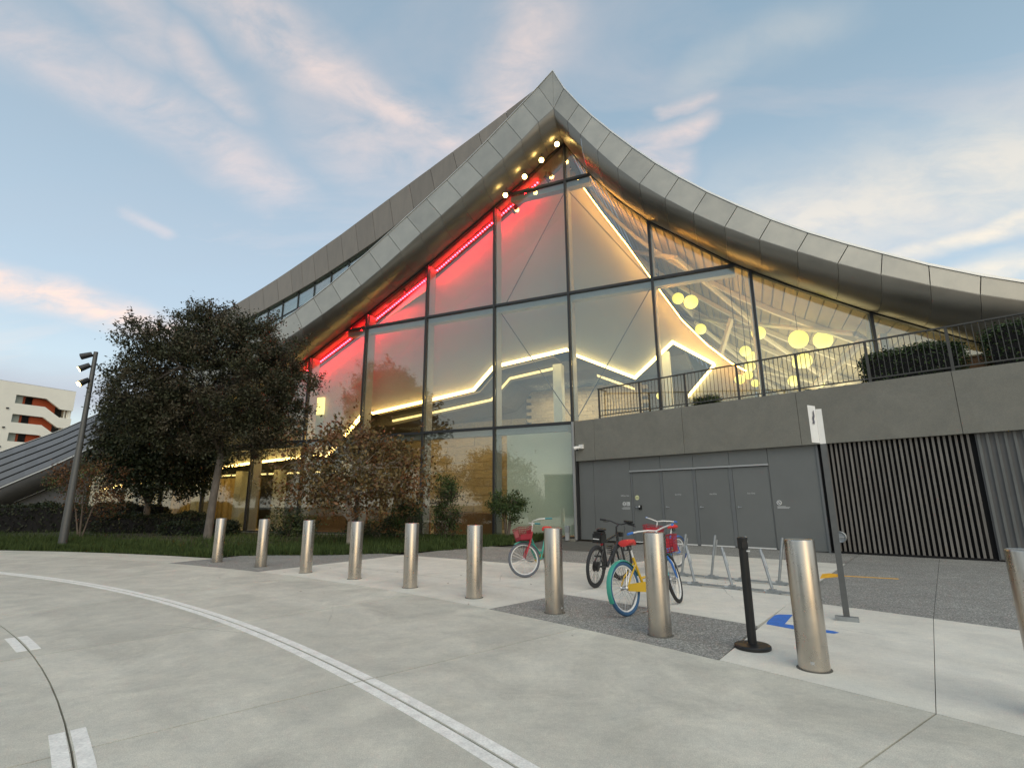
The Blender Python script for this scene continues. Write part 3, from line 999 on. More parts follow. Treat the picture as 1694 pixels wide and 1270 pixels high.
# upper roof tier: its edge swings back to the left from just behind the peak, over a clerestory
TA = R(7)
TUT = [(0.35, 20.72), (0.75, 20.59), (2.54, 20.02), (4.14, 19.52), (5.73, 19.05), (7.21, 18.61), (8.64, 18.2), (10.05, 17.79), (11.34, 17.4), (12.63, 17.02), (13.79, 16.67), (14.98, 16.36), (16.1, 16.06), (17.17, 15.78), (18.13, 15.54), (19.4, 15.24), (20.8, 14.94), (22.2, 14.66), (23.6, 14.4), (25.0, 14.15), (26.4, 13.9), (27.8, 13.7), (29.2, 13.5)]
TUB = [(0, 18.9), (5, 17.55), (8.02, 16.55), (9.5, 15.98), (11.14, 15.40), (13.01, 14.92), (15.1, 14.38), (17.21, 13.95), (19.11, 13.6), (20.21, 13.4), (25, 12.75), (30, 12.3)]


def tier(s, off, z):
    return (-0.2 - s * math.cos(TA) - off * math.sin(TA) * -1 * -1, -1.0 + s * math.sin(TA) + off * math.cos(TA), z)


tv = Vector(tier(0, 1, 0)) - Vector(tier(0, 0, 0))
for i in range(len(TUT) - 1):
    (s0, z0), (s1, z1) = TUT[i], TUT[i + 1]
    b0, b1 = max(0.1, s0 - 0.42), max(0.2, s1 - 0.42)
    q = [tier(s0, 0, z0), tier(s1, 0, z1), tier(b1, 0, lerp(b1, TUB)), tier(b0, 0, lerp(b0, TUB))]
    mb = MB()
    mb.prism(shrink(q), tv * 0.06)
    mb.build('upper_fascia_panel', 'tier', hall)
    mb = MB()
    mb.prism([tier(b0, 0.07, lerp(b0, TUB) + 0.03), tier(b1, 0.07, lerp(b1, TUB) + 0.03), tier(b1, 0.9, lerp(b1, TUB) + 0.03), tier(b0, 0.9, lerp(b0, TUB) + 0.03)], (0, 0, 0.05))
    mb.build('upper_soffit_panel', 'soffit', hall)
    mb = MB()
    mb.prism([tier(s0, 0.07, z0 - 0.1), tier(s1, 0.07, z1 - 0.1), tier(s1, 0.07, z1 - 0.01), tier(s0, 0.07, z0 - 0.01)], tv * 22)
    mb.build('upper_roof_sheet', 'roof', hall)
sj = np.arange(7.4, 29.5, 1.42)
for s0, s1 in zip(sj[:-1], sj[1:]):
    m0, m1 = lerp(s0, TUB), lerp(s1, TUB)
    for (d0, d1) in ((0.0, 0.98), (1.03, 4.2)):
        mb = MB()
        mb.prism([tier(s0 + 0.03, 0.20, m0 - d1), tier(s1 - 0.03, 0.20, m1 - d1), tier(s1 - 0.03, 0.20, m1 - d0), tier(s0 + 0.03, 0.20, m0 - d0)], tv * 0.03)
        mb.build('clerestory_pane', 'glass_c', hall)
    mb = MB()
    mb.prism([tier(s0 - 0.028, 0.15, m0 - 4.2), tier(s0 + 0.028, 0.15, m0 - 4.2), tier(s0 + 0.028, 0.15, m0), tier(s0 - 0.028, 0.15, m0)], tv * 0.12)
    mb.build('clerestory_mullion', 'frame', hall)
    mb = MB()
    mb.prism([tier(s0 + 0.03, 0.16, m0 - 1.03), tier(s1 - 0.03, 0.16, m1 - 1.03), tier(s1 - 0.03, 0.16, m1 - 0.98), tier(s0 + 0.03, 0.16, m0 - 0.98)], tv * 0.1)
    mb.build('clerestory_transom', 'frame', hall)
mb = MB()
for s0, s1 in zip(sj[:-1], sj[1:]):
    mb.prism([tier(s0, 0.9, lerp(s0, TUB) - 4.4), tier(s1, 0.9, lerp(s1, TUB) - 4.4), tier(s1, 0.9, lerp(s1, TUB) + 0.2), tier(s0, 0.9, lerp(s0, TUB) + 0.2)], tv * 0.08)
mb.build('clerestory_blind', 'blind', hall)

# ---------------------------------------------------------------- glazing
MU = [-33.0, -29.35, -25.7, -22.05, -18.4, -14.72, -11.02, -7.36, -3.65, -0.05, 3.55, 7.2, 10.8, 14.4]
TZ = [0.10, 4.66, 10.37, 15.92, 30.0]


def glass_poly(u0, u1, z0, z1):
    us = np.linspace(u0, u1, 15)
    tops = [min(z1, ztop(float(u)) - 0.03) for u in us]
    ok = [k for k, t in enumerate(tops) if t > z0 + 0.03]
    if len(ok) < 2:
        return None
    return [(float(us[ok[0]]), z0), (float(us[ok[-1]]), z0)] + [(float(us[k]), tops[k]) for k in ok[::-1]]


for u0, u1 in zip(MU[:-1], MU[1:]):
    for k in range(4):
        if u0 > -0.1 and k == 0:
            continue
        p = glass_poly(u0 + 0.05, u1 - 0.05, TZ[k] + 0.06, TZ[k + 1] - 0.06)
        if p:
            mb = MB()
            mb.prism([(u, 0.0, z) for u, z in p], (0, 0.024, 0))
            mb.build('glass_pane', 'glass', hall)
    for k in range(1, 4):
        us = [u for u in np.linspace(u0, u1, 25) if ztop(float(u)) > TZ[k] - 0.02]
        if len(us) > 2 and not (u0 > -0.1 and k == 1):
            a, b = float(us[0]) + 0.05, float(us[-1]) - 0.05
            mb = MB()
            mb.box(a, b, -0.07, 0.10, TZ[k] - 0.055, TZ[k] + 0.055)
            mb.build('transom', 'frame', hall)
            mb = MB()
            mb.box(a + 0.02, b - 0.02, 0.12, 0.46, TZ[k] - 0.30, TZ[k] - 0.05)
            mb.build('transom_beam', 'fin', hall)
for u in MU:
    zt = ztop(u)
    z0 = 0.0 if u <= -0.05 else 4.4
    mb = MB()
    mb.box(u - 0.048, u + 0.048, -0.09, 0.09, z0, zt - 0.01)
    mb.build('mullion', 'frame', hall)
    mb = MB()
    mb.box(u - 0.075, u + 0.075, 0.10, 0.62, z0, zt - 0.05)
    mb.build('mullion_fin', 'fin', hall)
mb = MB()
mb.box(-33, -0.02, -0.08, 0.08, -0.03, 0.10)
mb.build('bottom_rail', 'frame', hall)
mb = MB()
mb.box(-33, -0.02, -0.22, -0.085, -0.06, 0.045)
mb.build('glass_kerb', 'conc', hall)
mb = MB()
pts = [(u, z) for u, z in GL if u > -33.2] + GR[1:]
for (u0, z0), (u1, z1) in zip(pts[:-1], pts[1:]):
    mb.prism([(u0, -0.08, z0 - 0.07), (u1, -0.08, z1 - 0.07), (u1, -0.08, z1 + 0.02), (u0, -0.08, z0 + 0.02)], (0, 0.2, 0))
mb.build('glass_head', 'frame', hall)
# tie rods behind the glass
for a, b in (((-0.10, 15.7), (-3.45, 10.15)), ((-3.5, 10.15), (-0.2, 4.95)), ((0.05, 15.5), (3.42, 10.5)), ((3.42, 10.15), (0.1, 4.95))):
    mb = MB()
    mb.tube([(a[0], 0.34, a[1]), (b[0], 0.34, b[1])], 0.022, 6)
    mb.build('tie_rod', 'frame', hall)

# ---------------------------------------------------------------- interior shell
mb = MB()
mb.box(-33, 0.5, 0.7, 26, -0.03, 0.02)
mb.build('lobby_floor', 'floor', hall)
mb = MB()
mb.box(-0.3, 20, 0.12, 26, 4.30, 4.52)
mb.build('upper_floor', 'floor', hall)
mb = MB()
mb.prism([(-34, 26, 0), (21, 26, 0)] + [(float(u), 26, ztop(float(u)) + 0.05) for u in np.linspace(20, -33, 40)], (0, 0.3, 0))
mb.build('rear_wall', 'inner', hall)
mb = MB()
mb.box(-34.3, -34, 0.3, 26, 0, 4)
mb.build('end_wall', 'inner', hall)
mb = MB()
mb.box(20, 20.3, 0.3, 26, 4.4, 7)
mb.build('end_wall', 'inner', hall)
# dark wall under the low left wing of the roof
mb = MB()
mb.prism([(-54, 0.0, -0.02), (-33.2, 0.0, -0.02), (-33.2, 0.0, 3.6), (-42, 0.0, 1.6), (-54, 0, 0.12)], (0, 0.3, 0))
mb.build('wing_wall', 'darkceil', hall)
# ceiling boards of the right slope, running back; each course follows the roof curve
cs = [0.0]
cu = [-0.05]
gr = np.array(GR)
dense = np.linspace(-0.05, 20, 400)
dz = [ztop(float(u)) for u in dense]
acc = 0
lastu = 0
marks = [0]
for k in range(1, 400):
    acc += math.hypot(dense[k] - dense[k - 1], dz[k] - dz[k - 1])
    if acc > 0.42:
        marks.append(k)
        acc = 0
for k0, k1 in zip(marks[:-1], marks[1:]):
    mb = MB()
    u0, u1 = float(dense[k0]) + 0.02, float(dense[k1]) - 0.02
    mb.prism([(u0, 0.14, dz[k0] + 0.02), (u1, 0.14, dz[k1] + 0.02), (u1, 0.14, dz[k1] + 0.07), (u0, 0.14, dz[k0] + 0.07)], (0, 25.8, 0))
    mb.build('ceiling_board', 'ceil', hall)
mb = MB()
for (u0, z0), (u1, z1) in zip(GL[:-1], GL[1:]):
    mb.prism([(u0, 0.14, z0 + 0.02), (u1, 0.14, z1 + 0.02), (u1, 0.14, z1 + 0.1), (u0, 0.14, z0 + 0.1)], (0, 25.8, 0))
mb.build('left_ceiling', 'darkceil', hall)
# ribs and struts under the right slope
for y in (3.2, 6.4, 9.6, 12.8, 16, 19.2, 22.4):
    mb = MB()
    P = [(float(dense[k]), y, dz[k] - 0.24) for k in range(8, 400, 14)]
    for p, q in zip(P[:-1], P[1:]):
        mb.prism([(p[0], y - 0.10, p[2]), (q[0], y - 0.10, q[2]), (q[0], y - 0.10, q[2] + 0.24), (p[0], y - 0.10, p[2] + 0.24)], (0, 0.20, 0))
    mb.build('ceiling_rib', 'beam', hall)
for k, (u0, u1) in enumerate(((2.0, 4.4), (4.4, 7.4), (7.4, 10.6), (10.6, 14.2))):
    for j, y in enumerate((1.8, 6.4, 11.2, 16)):
        a = (u0, y, ztop(u0) - 0.35)
        c = (u1, y + 3.6, ztop(u1) - 0.35)
        mb = MB()
        mb.tube([a, c] if (j + k) % 2 else [(u0, y + 3.6, a[2]), (u1, y, c[2])], 0.12, 6)
        mb.build('ceiling_brace', 'beam', hall)
for u, y, zb in ((7.3, 4.2, 4.5), (11.4, 1.6, 4.5), (11.4, 9.5, 4.5), (15.0, 5.0, 4.5)):
    mb = MB()
    mb.box(u - 0.12, u + 0.12, y - 0.12, y + 0.12, zb, ztop(u) - 0.1)
    mb.build('interior_post', 'beam', hall)
for a, c in (((10.9, 1.9, 7.4), (8.2, 5.5, 5.2)), ((6.4, 5.0, 9.9), (5.0, 7.5, 7.0)), ((11.2, 9.0, 7.2), (8.4, 12, 5.4))):
    mb = MB()
    mb.tube([a, c], 0.15, 6)
    mb.build('interior_strut', 'beam', hall)

# tall folded wall behind the glass with a zigzag foot
ZIG = [(-34, 2.6), (-27.5, 3.05), (-23.83, 3.56), (-20.26, 3.83), (-16.43, 4.03), (-14.34, 4.05), (-12.22, 6.03), (-11.55, 6.14), (-8.41, 6.5), (-5.46, 6.86), (-4.38, 7.9), (-0.62, 8.31), (-0.34, 8.05), (2.33, 6.72), (3.99, 8.13), (5.58, 6.99), (4.45, 5.75), (4.45, 4.52), (6.95, 4.52), (6.95, 6.40)]
ORG = [(6.83, 6.43), (6.23, 6.87), (5.41, 7.71), (4.49, 8.92), (3.67, 10.41), (3.25, 11.17), (2.4, 12.78), (1.37, 14.56), (0.26, 16.62)]
YW = 1.5


def wall_y(u):      # the wall folds at the ridge: its right half leans a little away
    return YW + (0.06 * max(0, u + 0.4))


def cove(u):        # how far the leaning top of the wall reaches down from the ceiling
    zz = lerp(u, ZIG[:12])
    return max(0.3, min(2.4, ztop(u) - zz - 0.7))


CU = [float(u) for u in np.linspace(-24, -0.45, 21)]
left = [p for p in ZIG if p[0] <= -0.62] + [(-0.45, 8.2)] + [(u, ztop(u) - cove(u)) for u in CU[::-1]] + [(-34, 3.3)]
for u0, u1 in zip(CU[:-1], CU[1:]):
    mb = MB()
    mb.prism([(u0, 1.22, ztop(u0) - 0.03), (u1, 1.22, ztop(u1) - 0.03), (u1, YW, ztop(u1) - cove(u1)), (u0, YW, ztop(u0) - cove(u0))], (0, 0.12, 0.03))
    mb.build('wall_cove', 'inner', hall)
right = [(-0.43, 8.2)] + [p for p in ZIG if p[0] > -0.62] + ORG[1:] + [(-0.05, 17.4), (-0.43, 17.45)]
mb = MB()
mb.prism([(u, YW, z) for u, z in left], (0, 0.18, 0))
mb.build('folded_wall', 'inner', hall)
mb = MB()
n = len(right)
mb.add([(u, wall_y(u), z) for u, z in right] + [(u, wall_y(u) + 0.18, z) for u, z in right],
       [list(range(n)), list(range(n, 2 * n))[::-1]] + [(i, n + i, n + (i + 1) % n, (i + 1) % n) for i in range(n)])
mb.build('folded_wall', 'inner', hall)


def strip(name, pts, y0, h, d, m, yf=None):
    for a, b in zip(pts[:-1], pts[1:]):
        mb = MB()
        ya = y0 + (yf(a[0]) if yf else 0)
        yb = y0 + (yf(b[0]) if yf else 0)
        P = [(a[0], ya, a[1] - h), (b[0], yb, b[1] - h), (b[0], yb, b[1]), (a[0], ya, a[1])]
        mb.add(P + [(x, y + d, z) for x, y, z in P], [(0, 1, 2, 3), (7, 6, 5, 4), (0, 4, 5, 1), (1, 5, 6, 2), (2, 6, 7, 3), (3, 7, 4, 0)])
        mb.build(name, m, hall)


fold = (lambda u: 0.06 * max(0, u + 0.4))
strip('light_strip', ZIG[:10], YW - 0.24, 0.10, 0.22, 'led_w3')
strip('light_strip', ZIG[9:13], YW - 0.20, 0.105, 0.19, 'led_w')
strip('light_strip', ZIG[12:17], YW - 0.20, 0.11, 0.19, 'led_w', fold)
strip('light_strip', [(u - 0.02, z) for u, z in ORG], YW - 0.45, 0.05, 0.05, 'led_o', fold)
# lobby soffit behind the zigzag, with a second line of light at its back edge
S2 = [(-11.4, 6.0), (-8.3, 6.33), (-5.3, 6.68), (-4.25, 7.7), (-1.4, 8.02)]
for a, b in zip(S2[:-1], S2[1:]):
    mb = MB()
    mb.prism([(a[0], 1.75, a[1] + 0.05), (b[0], 1.75, b[1] + 0.05), (b[0], 3.0, b[1] + 0.05), (a[0], 3.0, a[1] + 0.05)], (0, 0, 0.08))
    mb.build('lobby_soffit', 'darkceil', hall)
strip('light_strip', [(u, z - 0.03) for u, z in S2], 3.0, 0.10, 0.12, 'led_w2')
strip('light_strip', [(0.3, 7.35), (2.0, 6.55)], 3.0, 0.10, 0.12, 'led_w2')
mb = MB()
mb.prism([(-34, 3.2, 5.7), (-11.5, 3.2, 5.7), (-8.3, 3.2, 6.1), (-5.3, 3.2, 6.5), (-4.2, 3.2, 7.5), (4.3, 3.2, 7.9), (4.3, 3.2, 8.3), (-4.2, 3.2, 8.2), (-34, 3.2, 6.6)], (0, 4.8, 0))
mb.build('lobby_ceiling', 'darkceil', hall)
# back of the lobby: stacked timber to the left, tan brick to the right, each course its own piece
for k in range(13):
    z0 = 0.05 + k * 0.46
    us = list(np.arange(-12.6 + (k % 2) * 0.6, -4.6, 1.2)) + [-4.6]
    for u0, u1 in zip(us[:-1], us[1:]):
        mb = MB()
        dp = random.uniform(0, 0.05)
        mb.box(float(u0) + 0.01, float(u1) - 0.01, 6.0 - dp, 6.3, z0, z0 + 0.445)
        mb.build('timber_block', 'wood', hall)
z0, k = 0.05, 0
while z0 < 7.3:
    hh, ll = (0.70, 1.4) if z0 < 4.2 else (0.19, 0.58)
    us = list(np.arange(-4.55 + (k % 2) * ll / 2, 2.4, ll))
    for u0, u1 in zip(us[:-1], us[1:]):
        mb = MB()
        mb.box(float(u0) + 0.006, float(u1) - 0.006, 6.0 - random.uniform(0, 0.03), 6.3, z0, z0 + hh - 0.012)
        mb.build('wall_block', 'brick', hall)
    z0 += hh
    k += 1
mb = MB()
mb.box(-34, 4.4, 6.32, 6.5, 0, 8)
mb.build('lobby_back_wall', 'darkceil', hall)
for u, w in ((-1.35, 0.42), (3.6, 0.34)):
    mb = MB()
    mb.box(u - w / 2, u + w / 2, 2.0, 2.0 + w, 0, 7.8)
    mb.build('lobby_column', 'column', hall)
for u in (-29.2, -25.5, -21.75, -18.6, -13.6):
    mb = MB()
    mb.box(u - 0.27, u + 0.27, 2.0, 2.45, 0, 3.4 if u < -15 else 3.9)
    mb.build('lobby_column', 'inner', hall)
for k in range(34):
    u = -33.2 + k * 0.34
    mb = MB()
    mb.tube([(u, 3.6 + 0.10 * math.sin(k * 2.1), 0.05), (u, 3.6 + 0.10 * math.sin(k * 2.1), 3.1)], 0.19, 8)
    mb.build('curtain_fold', 'curtain', hall)
strip('light_strip', [(-32, 3.25), (-14.8, 3.28)], 2.6, 0.09, 0.12, 'led_w2')
# pale blind behind the last ground-floor pane, planter troughs along the foot of the glass
mb = MB()
mb.box(-3.45, -0.2, 0.9, 0.95, 0.1, 4.55)
mb.build('roller_blind', 'blind', hall)
for u0, u1 in ((-14.4, -11.3), (-10.7, -7.6), (-7.1, -4.0)):
    mb = MB()
    mb.box(u0, u1, 0.75, 1.25, 0.05, 1.0)
    mb.build('planter_trough', 'planter', hall)
mb = MB()
mb.box(-15.5, -14.85, 1.30, 1.42, 6.3, 7.25)
mb.build('wall_sconce', 'sconce', hall)
# indoor guard rail seen through the glass on the right
gr_b = MB()
gr_b.box(0.5, 6.0, 2.6, 2.65, 5.5, 5.55)
gr_b.build('guard_rail', 'rail', hall)
gr_b = MB()
for k in range(44):
    u = 0.55 + k * 0.125
    gr_b.box(u, u + 0.016, 2.615, 2.631, 4.53, 5.5)
gr_b.build('guard_bars', 'rail', hall, kind='stuff')
# red wash along the left eave: a string of small lamps just inside the glass
lp = [(u, z - 0.10) for u, z in GL if u > -19] 
us = np.arange(-15.6, -1.6, 0.13)
rb = MB()
for u in us:
    z = ztop(float(u)) - 0.09
    rb.box(float(u), float(u) + 0.075, 0.64, 0.70, z - 0.03, z + 0.03)
rb.build('red_lamps', 'led_r', hall, kind='stuff')
rb = MB()
for a, b in zip(us[:-1:4], us[4::4]):
    za, zb = ztop(float(a)) - 0.035, ztop(float(b)) - 0.035
    rb.prism([(float(a), 0.60, za), (float(b), 0.60, zb), (float(b), 1.15, zb), (float(a), 1.15, za)], (0, 0, 0.02))
rb.build('light_shield', 'frame', hall, kind='stuff')  # dark shield added above the lamps to keep red light off the ceiling


def area(name, loc, size, power, col, rot=(0, 0, 0), parent=hall, size_y=None):
    d = bpy.data.lights.new(name, 'AREA')
    d.energy = power
    d.color = col
    d.shape = 'RECTANGLE'
    d.size = size
    d.size_y = size_y or size
    o = bpy.data.objects.new(name, d)
    COL.objects.link(o)
    o.parent = parent
    o.location = loc
    o.rotation_euler = rot
    return o


# area lights added to fill the interior, standing in for its fixtures
area('upper_fill', (9.0, 7, 5.2), 9, 430, (1.0, 0.80, 0.44), (R(180), 0, 0), size_y=9)
area('upper_fill', (5.0, 15, 5.2), 8, 350, (1.0, 0.80, 0.44), (R(180), 0, 0), size_y=8)
area('lobby_fill', (-8.0, 4.4, 5.6), 7.0, 80, (1.0, 0.74, 0.40), (0, 0, 0), size_y=1.5)
area('lobby_fill', (-1.0, 4.4, 7.3), 5.0, 120, (1.0, 0.84, 0.58), (0, 0, 0), size_y=1.5)
area('lobby_fill', (-23.0, 3.0, 3.3), 16.0, 70, (1.0, 0.66, 0.25), (0, 0, 0), size_y=0.8)

# ================================================================== TERRACE WALL (frame: x along the wall, y inwards)
terr = thing('terrace_wall', 'grey concrete terrace wall with a row of grey doors and slatted gates below', 'wall', T0, TROT)
for a, b in ((0.0, 0.95), (0.95, 4.65), (4.65, 8.33), (8.33, 12.02), (12.02, 15.7), (15.7, 19.4), (19.4, 23.0)):
    mb = MB()
    mb.box(a + 0.006, b - 0.006, 0.0, 0.32, 3.05, 4.665)
    mb.build('concrete_panel', 'conc', terr)
mb = MB()
ly = [(0.05, 0.325), (23, 0.325), (23, 9.5), (0.05, 0.34)]
mb.prism([(x, y, 4.42) for x, y in ((0.05, 0.325), (23, 0.325), (23, 8.6))], (0, 0, 0.12))
mb.build('terrace_floor', 'conc', terr)
mb = MB()
mb.prism([(x, y, 2.98) for x, y in ((0.3, 0.33), (23, 0.33), (23, 8.3))], (0, 0, 0.2))
mb.build('terrace_soffit', 'conc', terr)
DY = 0.16
mb = MB()
mb.box(0.0, 24, DY + 0.09, DY + 0.3, 0.0, 3.05)
mb.build('wall_core', 'black', terr)


def tbox(name, m, x0, x1, z0, z1, y0=DY, d=0.08, parent=terr, **k):
    mb = MB()
    mb.box(x0, x1, y0, y0 + d, z0, z1)
    return mb.build(name, m, parent, **k)


tbox('corner_trim', 'bar', -0.13, -0.03, 0.0, 4.66, -0.05, 0.06)
tbox('corner_trim', 'frame', -0.02, 0.03, 0.0, 3.05, 0.0, 0.1)
tbox('wall_panel', 'door', 0.04, 0.725, 0.02, 3.05)
tbox('wall_panel', 'door', 0.738, 2.36, 0.02, 3.05)
for a, b in ((2.372, 3.6), (3.612, 4.83), (4.842, 6.06), (6.072, 7.27)):
    tbox('wall_panel', 'door', a, b, 2.585, 3.05)
tbox('wall_panel', 'door', 7.282, 8.63, 0.02, 3.05)
tbox('door_header', 'bar', 2.36, 7.28, 2.52, 2.575, DY - 0.05, 0.12)
for a, b in ((2.372, 2.452), (3.57, 3.66), (4.785, 4.89), (6.015, 6.135), (7.255, 7.27)):
    tbox('door_post', 'doorframe', a, b, 0.02, 2.515, DY + 0.004, 0.07)


def vinyl(txt, size, x, z, y, parent, align='CENTER', m='text'):
    c = bpy.data.curves.new('lettering', 'FONT')
    c.body = txt
    c.size = size
    c.align_x = align
    c.extrude = 0.0008
    o = bpy.data.objects.new('lettering', c)
    me = o.to_mesh()
    me = bpy.data.meshes.new_from_object(o)
    bpy.data.objects.remove(o)
    me.transform(Matrix.Translation((x, y, z)) @ Matrix.Rotation(R(90), 4, 'X'))
    me.materials.clear()
    me.materials.append(MT[m])
    q = bpy.data.objects.new('lettering', me)
    COL.objects.link(q)
    q.parent = parent
    return q


for k, (a, b) in enumerate(((2.46, 3.56), (3.67, 4.775), (4.90, 6.005), (6.145, 7.245))):
    d = tbox('door', 'door', a, b, 0.055, 2.50, DY + 0.012, 0.05)
    if k:
        vinyl('Exit Only', 0.062, {1: 4.215, 2: 5.45, 3: 6.67}[k], 1.66, DY + 0.010, d)
    mb = MB()
    hx = a + 0.09
    mb.lathe([(0.026, -0.008), (0.026, 0.008)], 12, (hx, DY + 0.005, 1.255), 'y')
    mb.tube([(hx, DY, 1.255), (hx, DY - 0.05, 1.255), (hx + 0.12, DY - 0.05, 1.255)], 0.010, 6)
    mb.build('door_handle', 'chrome', d)
    for z in (0.28, 1.28, 2.25):
        mb = MB()
        mb.tube([(b + 0.004, DY + 0.004, z - 0.06), (b + 0.004, DY + 0.004, z + 0.06)], 0.011, 6)
        mb.build('hinge', 'doorframe', d)
    mb = MB()
    mb.box(a, b, DY + 0.004, DY + 0.05, 0.012, 0.05)
    mb.build('door_sweep', 'white', d)
    if k == 0:
        mb = MB()
        mb.lathe([(0.085, 0.0), (0.085, 0.004)], 28, (2.605, DY + 0.010, 1.59), 'y')
        mb.build('round_sticker', 'sticker', d)
        mb = MB()
        mb.box(2.535, 2.675, DY + 0.0045, DY + 0.0055, 1.578, 1.602)
        mb.build('sticker_band', 'olive', d)
        mb = MB()
        mb.box(2.66, 2.78, DY - 0.035, DY + 0.010, 1.17, 1.32)
        mb.build('card_reader', 'dark', d)
        mb = MB()
        mb.box(2.675, 2.725, DY - 0.038, DY - 0.0355, 1.24, 1.31)
        mb.build('reader_plate', 'white', d)
w2 = [o for o in terr.children if o.name.startswith('wall_panel')]
vinyl('100 Bay View', 0.068, 2.29, 1.645, DY - 0.002, w2[1], 'RIGHT')
mb = MB()
mb.lathe([(0.075, 0.0), (0.075, 0.003)], 28, (2.06, DY - 0.001, 1.37), 'y')
mb.build('round_pictogram', 'text', w2[1])
mb = MB()
mb.lathe([(0.028, 0.0), (0.028, 0.002)], 16, (2.06, DY - 0.0045, 1.385), 'y')
mb.box(2.035, 2.085, DY - 0.0065, DY - 0.0045, 1.325, 1.338)
mb.build('pictogram_print', 'door', w2[1])
mb = MB()
mb.box(2.155, 2.295, DY - 0.004, DY - 0.001, 1.30, 1.44)
mb.build('square_pictogram', 'text', w2[1])
mb = MB()
mb.lathe([(0.014, 0.0), (0.014, 0.002)], 12, (2.215, DY - 0.0065, 1.415), 'y')
mb.tube([(2.212, DY - 0.0055, 1.395), (2.216, DY - 0.0055, 1.36), (2.25, DY - 0.0055, 1.36), (2.268, DY - 0.0055, 1.325)], 0.006, 5)
mb.tube([(2.204, DY - 0.0055, 1.37), (2.192, DY - 0.0055, 1.345), (2.205, DY - 0.0055, 1.32), (2.232, DY - 0.0055, 1.322)], 0.005, 5)
mb.build('pictogram_print', 'door', w2[1])
for z, x0 in ((1.235, 2.00), (1.205, 1.94), (1.175, 1.97)):
    tbox('small_print', 'text', x0, 2.295, z, z + 0.012, DY - 0.003, 0.002, w2[1])
w3 = [o for o in terr.children if o.name.startswith('wall_panel')][-1]
mb = MB()
mb.tube([(7.465 + 0.062 * math.cos(a), DY - 0.002, 1.385 + 0.062 * math.sin(a)) for a in np.linspace(0, 2 * math.pi, 24, endpoint=False)], 0.014, 6, True)
mb.tube([(7.42, DY - 0.002, 1.43), (7.51, DY - 0.002, 1.34)], 0.012, 6)
mb.tube([(7.435, DY - 0.002, 1.385), (7.495, DY - 0.002, 1.385)], 0.010, 6)
mb.build('no_smoking_pictogram', 'text', w3)
for z, x1 in ((1.27, 7.64), (1.245, 7.76), (1.22, 7.73)):
    tbox('small_print', 'text', 7.40, x1, z, z + 0.012, DY - 0.003, 0.002, w3)
# slatted gate: dark gaps between weathered slats, then a second gate with closer backing
for k in range(29):
    u = 8.80 + k * 0.1165
    tbox('slat', 'slat', u, u + 0.052, 0.06, 3.05, DY - 0.05 + random.uniform(-0.006, 0.006), 0.06)
tbox('gate_sill', 'black', 8.66, 12.18, 0.0, 0.055, DY - 0.02, 0.1)
tbox('gate_jamb', 'doorframe', 8.64, 8.70, 0.0, 3.05, DY - 0.03, 0.1)
tbox('gate_leaf', 'darkceil', 12.22, 16.2, 0.03, 3.05, DY + 0.02, 0.06)
for k in range(24):
    u = 12.26 + k * 0.165
    tbox('slat', 'slat2', u, u + 0.055, 0.06, 3.05, DY - 0.035, 0.05)
tbox('gate_leaf', 'door', 16.3, 23.0, 0.03, 3.05, DY + 0.02, 0.06)

# railing on the terrace edge
rail = thing('terrace_railing', 'dark metal railing with thin upright bars along the concrete terrace edge', 'railing', T0, TROT)
RZ0, RZ1 = 4.68, 5.86
posts = [1.18, 3.0, 4.81, 6.63, 8.44, 10.26, 12.07, 13.89, 15.7, 17.5, 19.3, 21.1]
for u in posts:
    mb = MB()
    mb.box(u - 0.035, u + 0.035, 0.08, 0.125, RZ0 - 0.1, RZ1 - 0.02)
    mb.build('post', 'rail', rail)
mb = MB()
mb.box(1.14, 21.2, 0.07, 0.135, RZ1 - 0.018, RZ1 + 0.022)
mb.build('top_rail', 'rail', rail)
for a, b in zip(posts[:-1], posts[1:]):
    mb = MB()
    mb.box(a + 0.036, b - 0.036, 0.09, 0.115, RZ0 + 0.08, RZ0 + 0.115)
    mb.build('bottom_rail', 'rail', rail)
    for k in range(1, 14):
        u = a + (b - a) * k / 14
        mb = MB()
        mb.box(u - 0.008, u + 0.008, 0.095, 0.111, RZ0 + 0.116, RZ1 - 0.02)
        mb.build('bar', 'rail', rail)
# short return from the first post back to the glass
mb = MB()
mb.box(1.155, 1.205, 0.136, 0.62, RZ1 - 0.018, RZ1 + 0.018)
mb.build('return_rail', 'rail', rail)

# ================================================================== FAR APARTMENT BLOCK (frame: x along the front, away; y into the block)
AP = Vector((-72.8, 85.7, 0))
apt = thing('apartment_block', 'cream apartment block with orange red stepped stair galleries on the far left', 'building', AP, R(64.387))
K = 1.5
XL, XA, XB, XC, XD = -7.6, -3.8, -1.72, -0.15, 0.0     # gallery left end, foot of the step, top of the step, right end, corner (x in m)
ROWS = [(18.12, 16.80), (15.15, 13.88), (12.28, 11.0), (9.45, 8.2), (6.55, 5.3)]
STEP = 1.40


def aprism(name, m, pts, y0, d, parent=apt):
    mb = MB()
    mb.prism([(x, y0, z) for x, z in pts], (0, d, 0))
    return mb.build(name, m, parent)


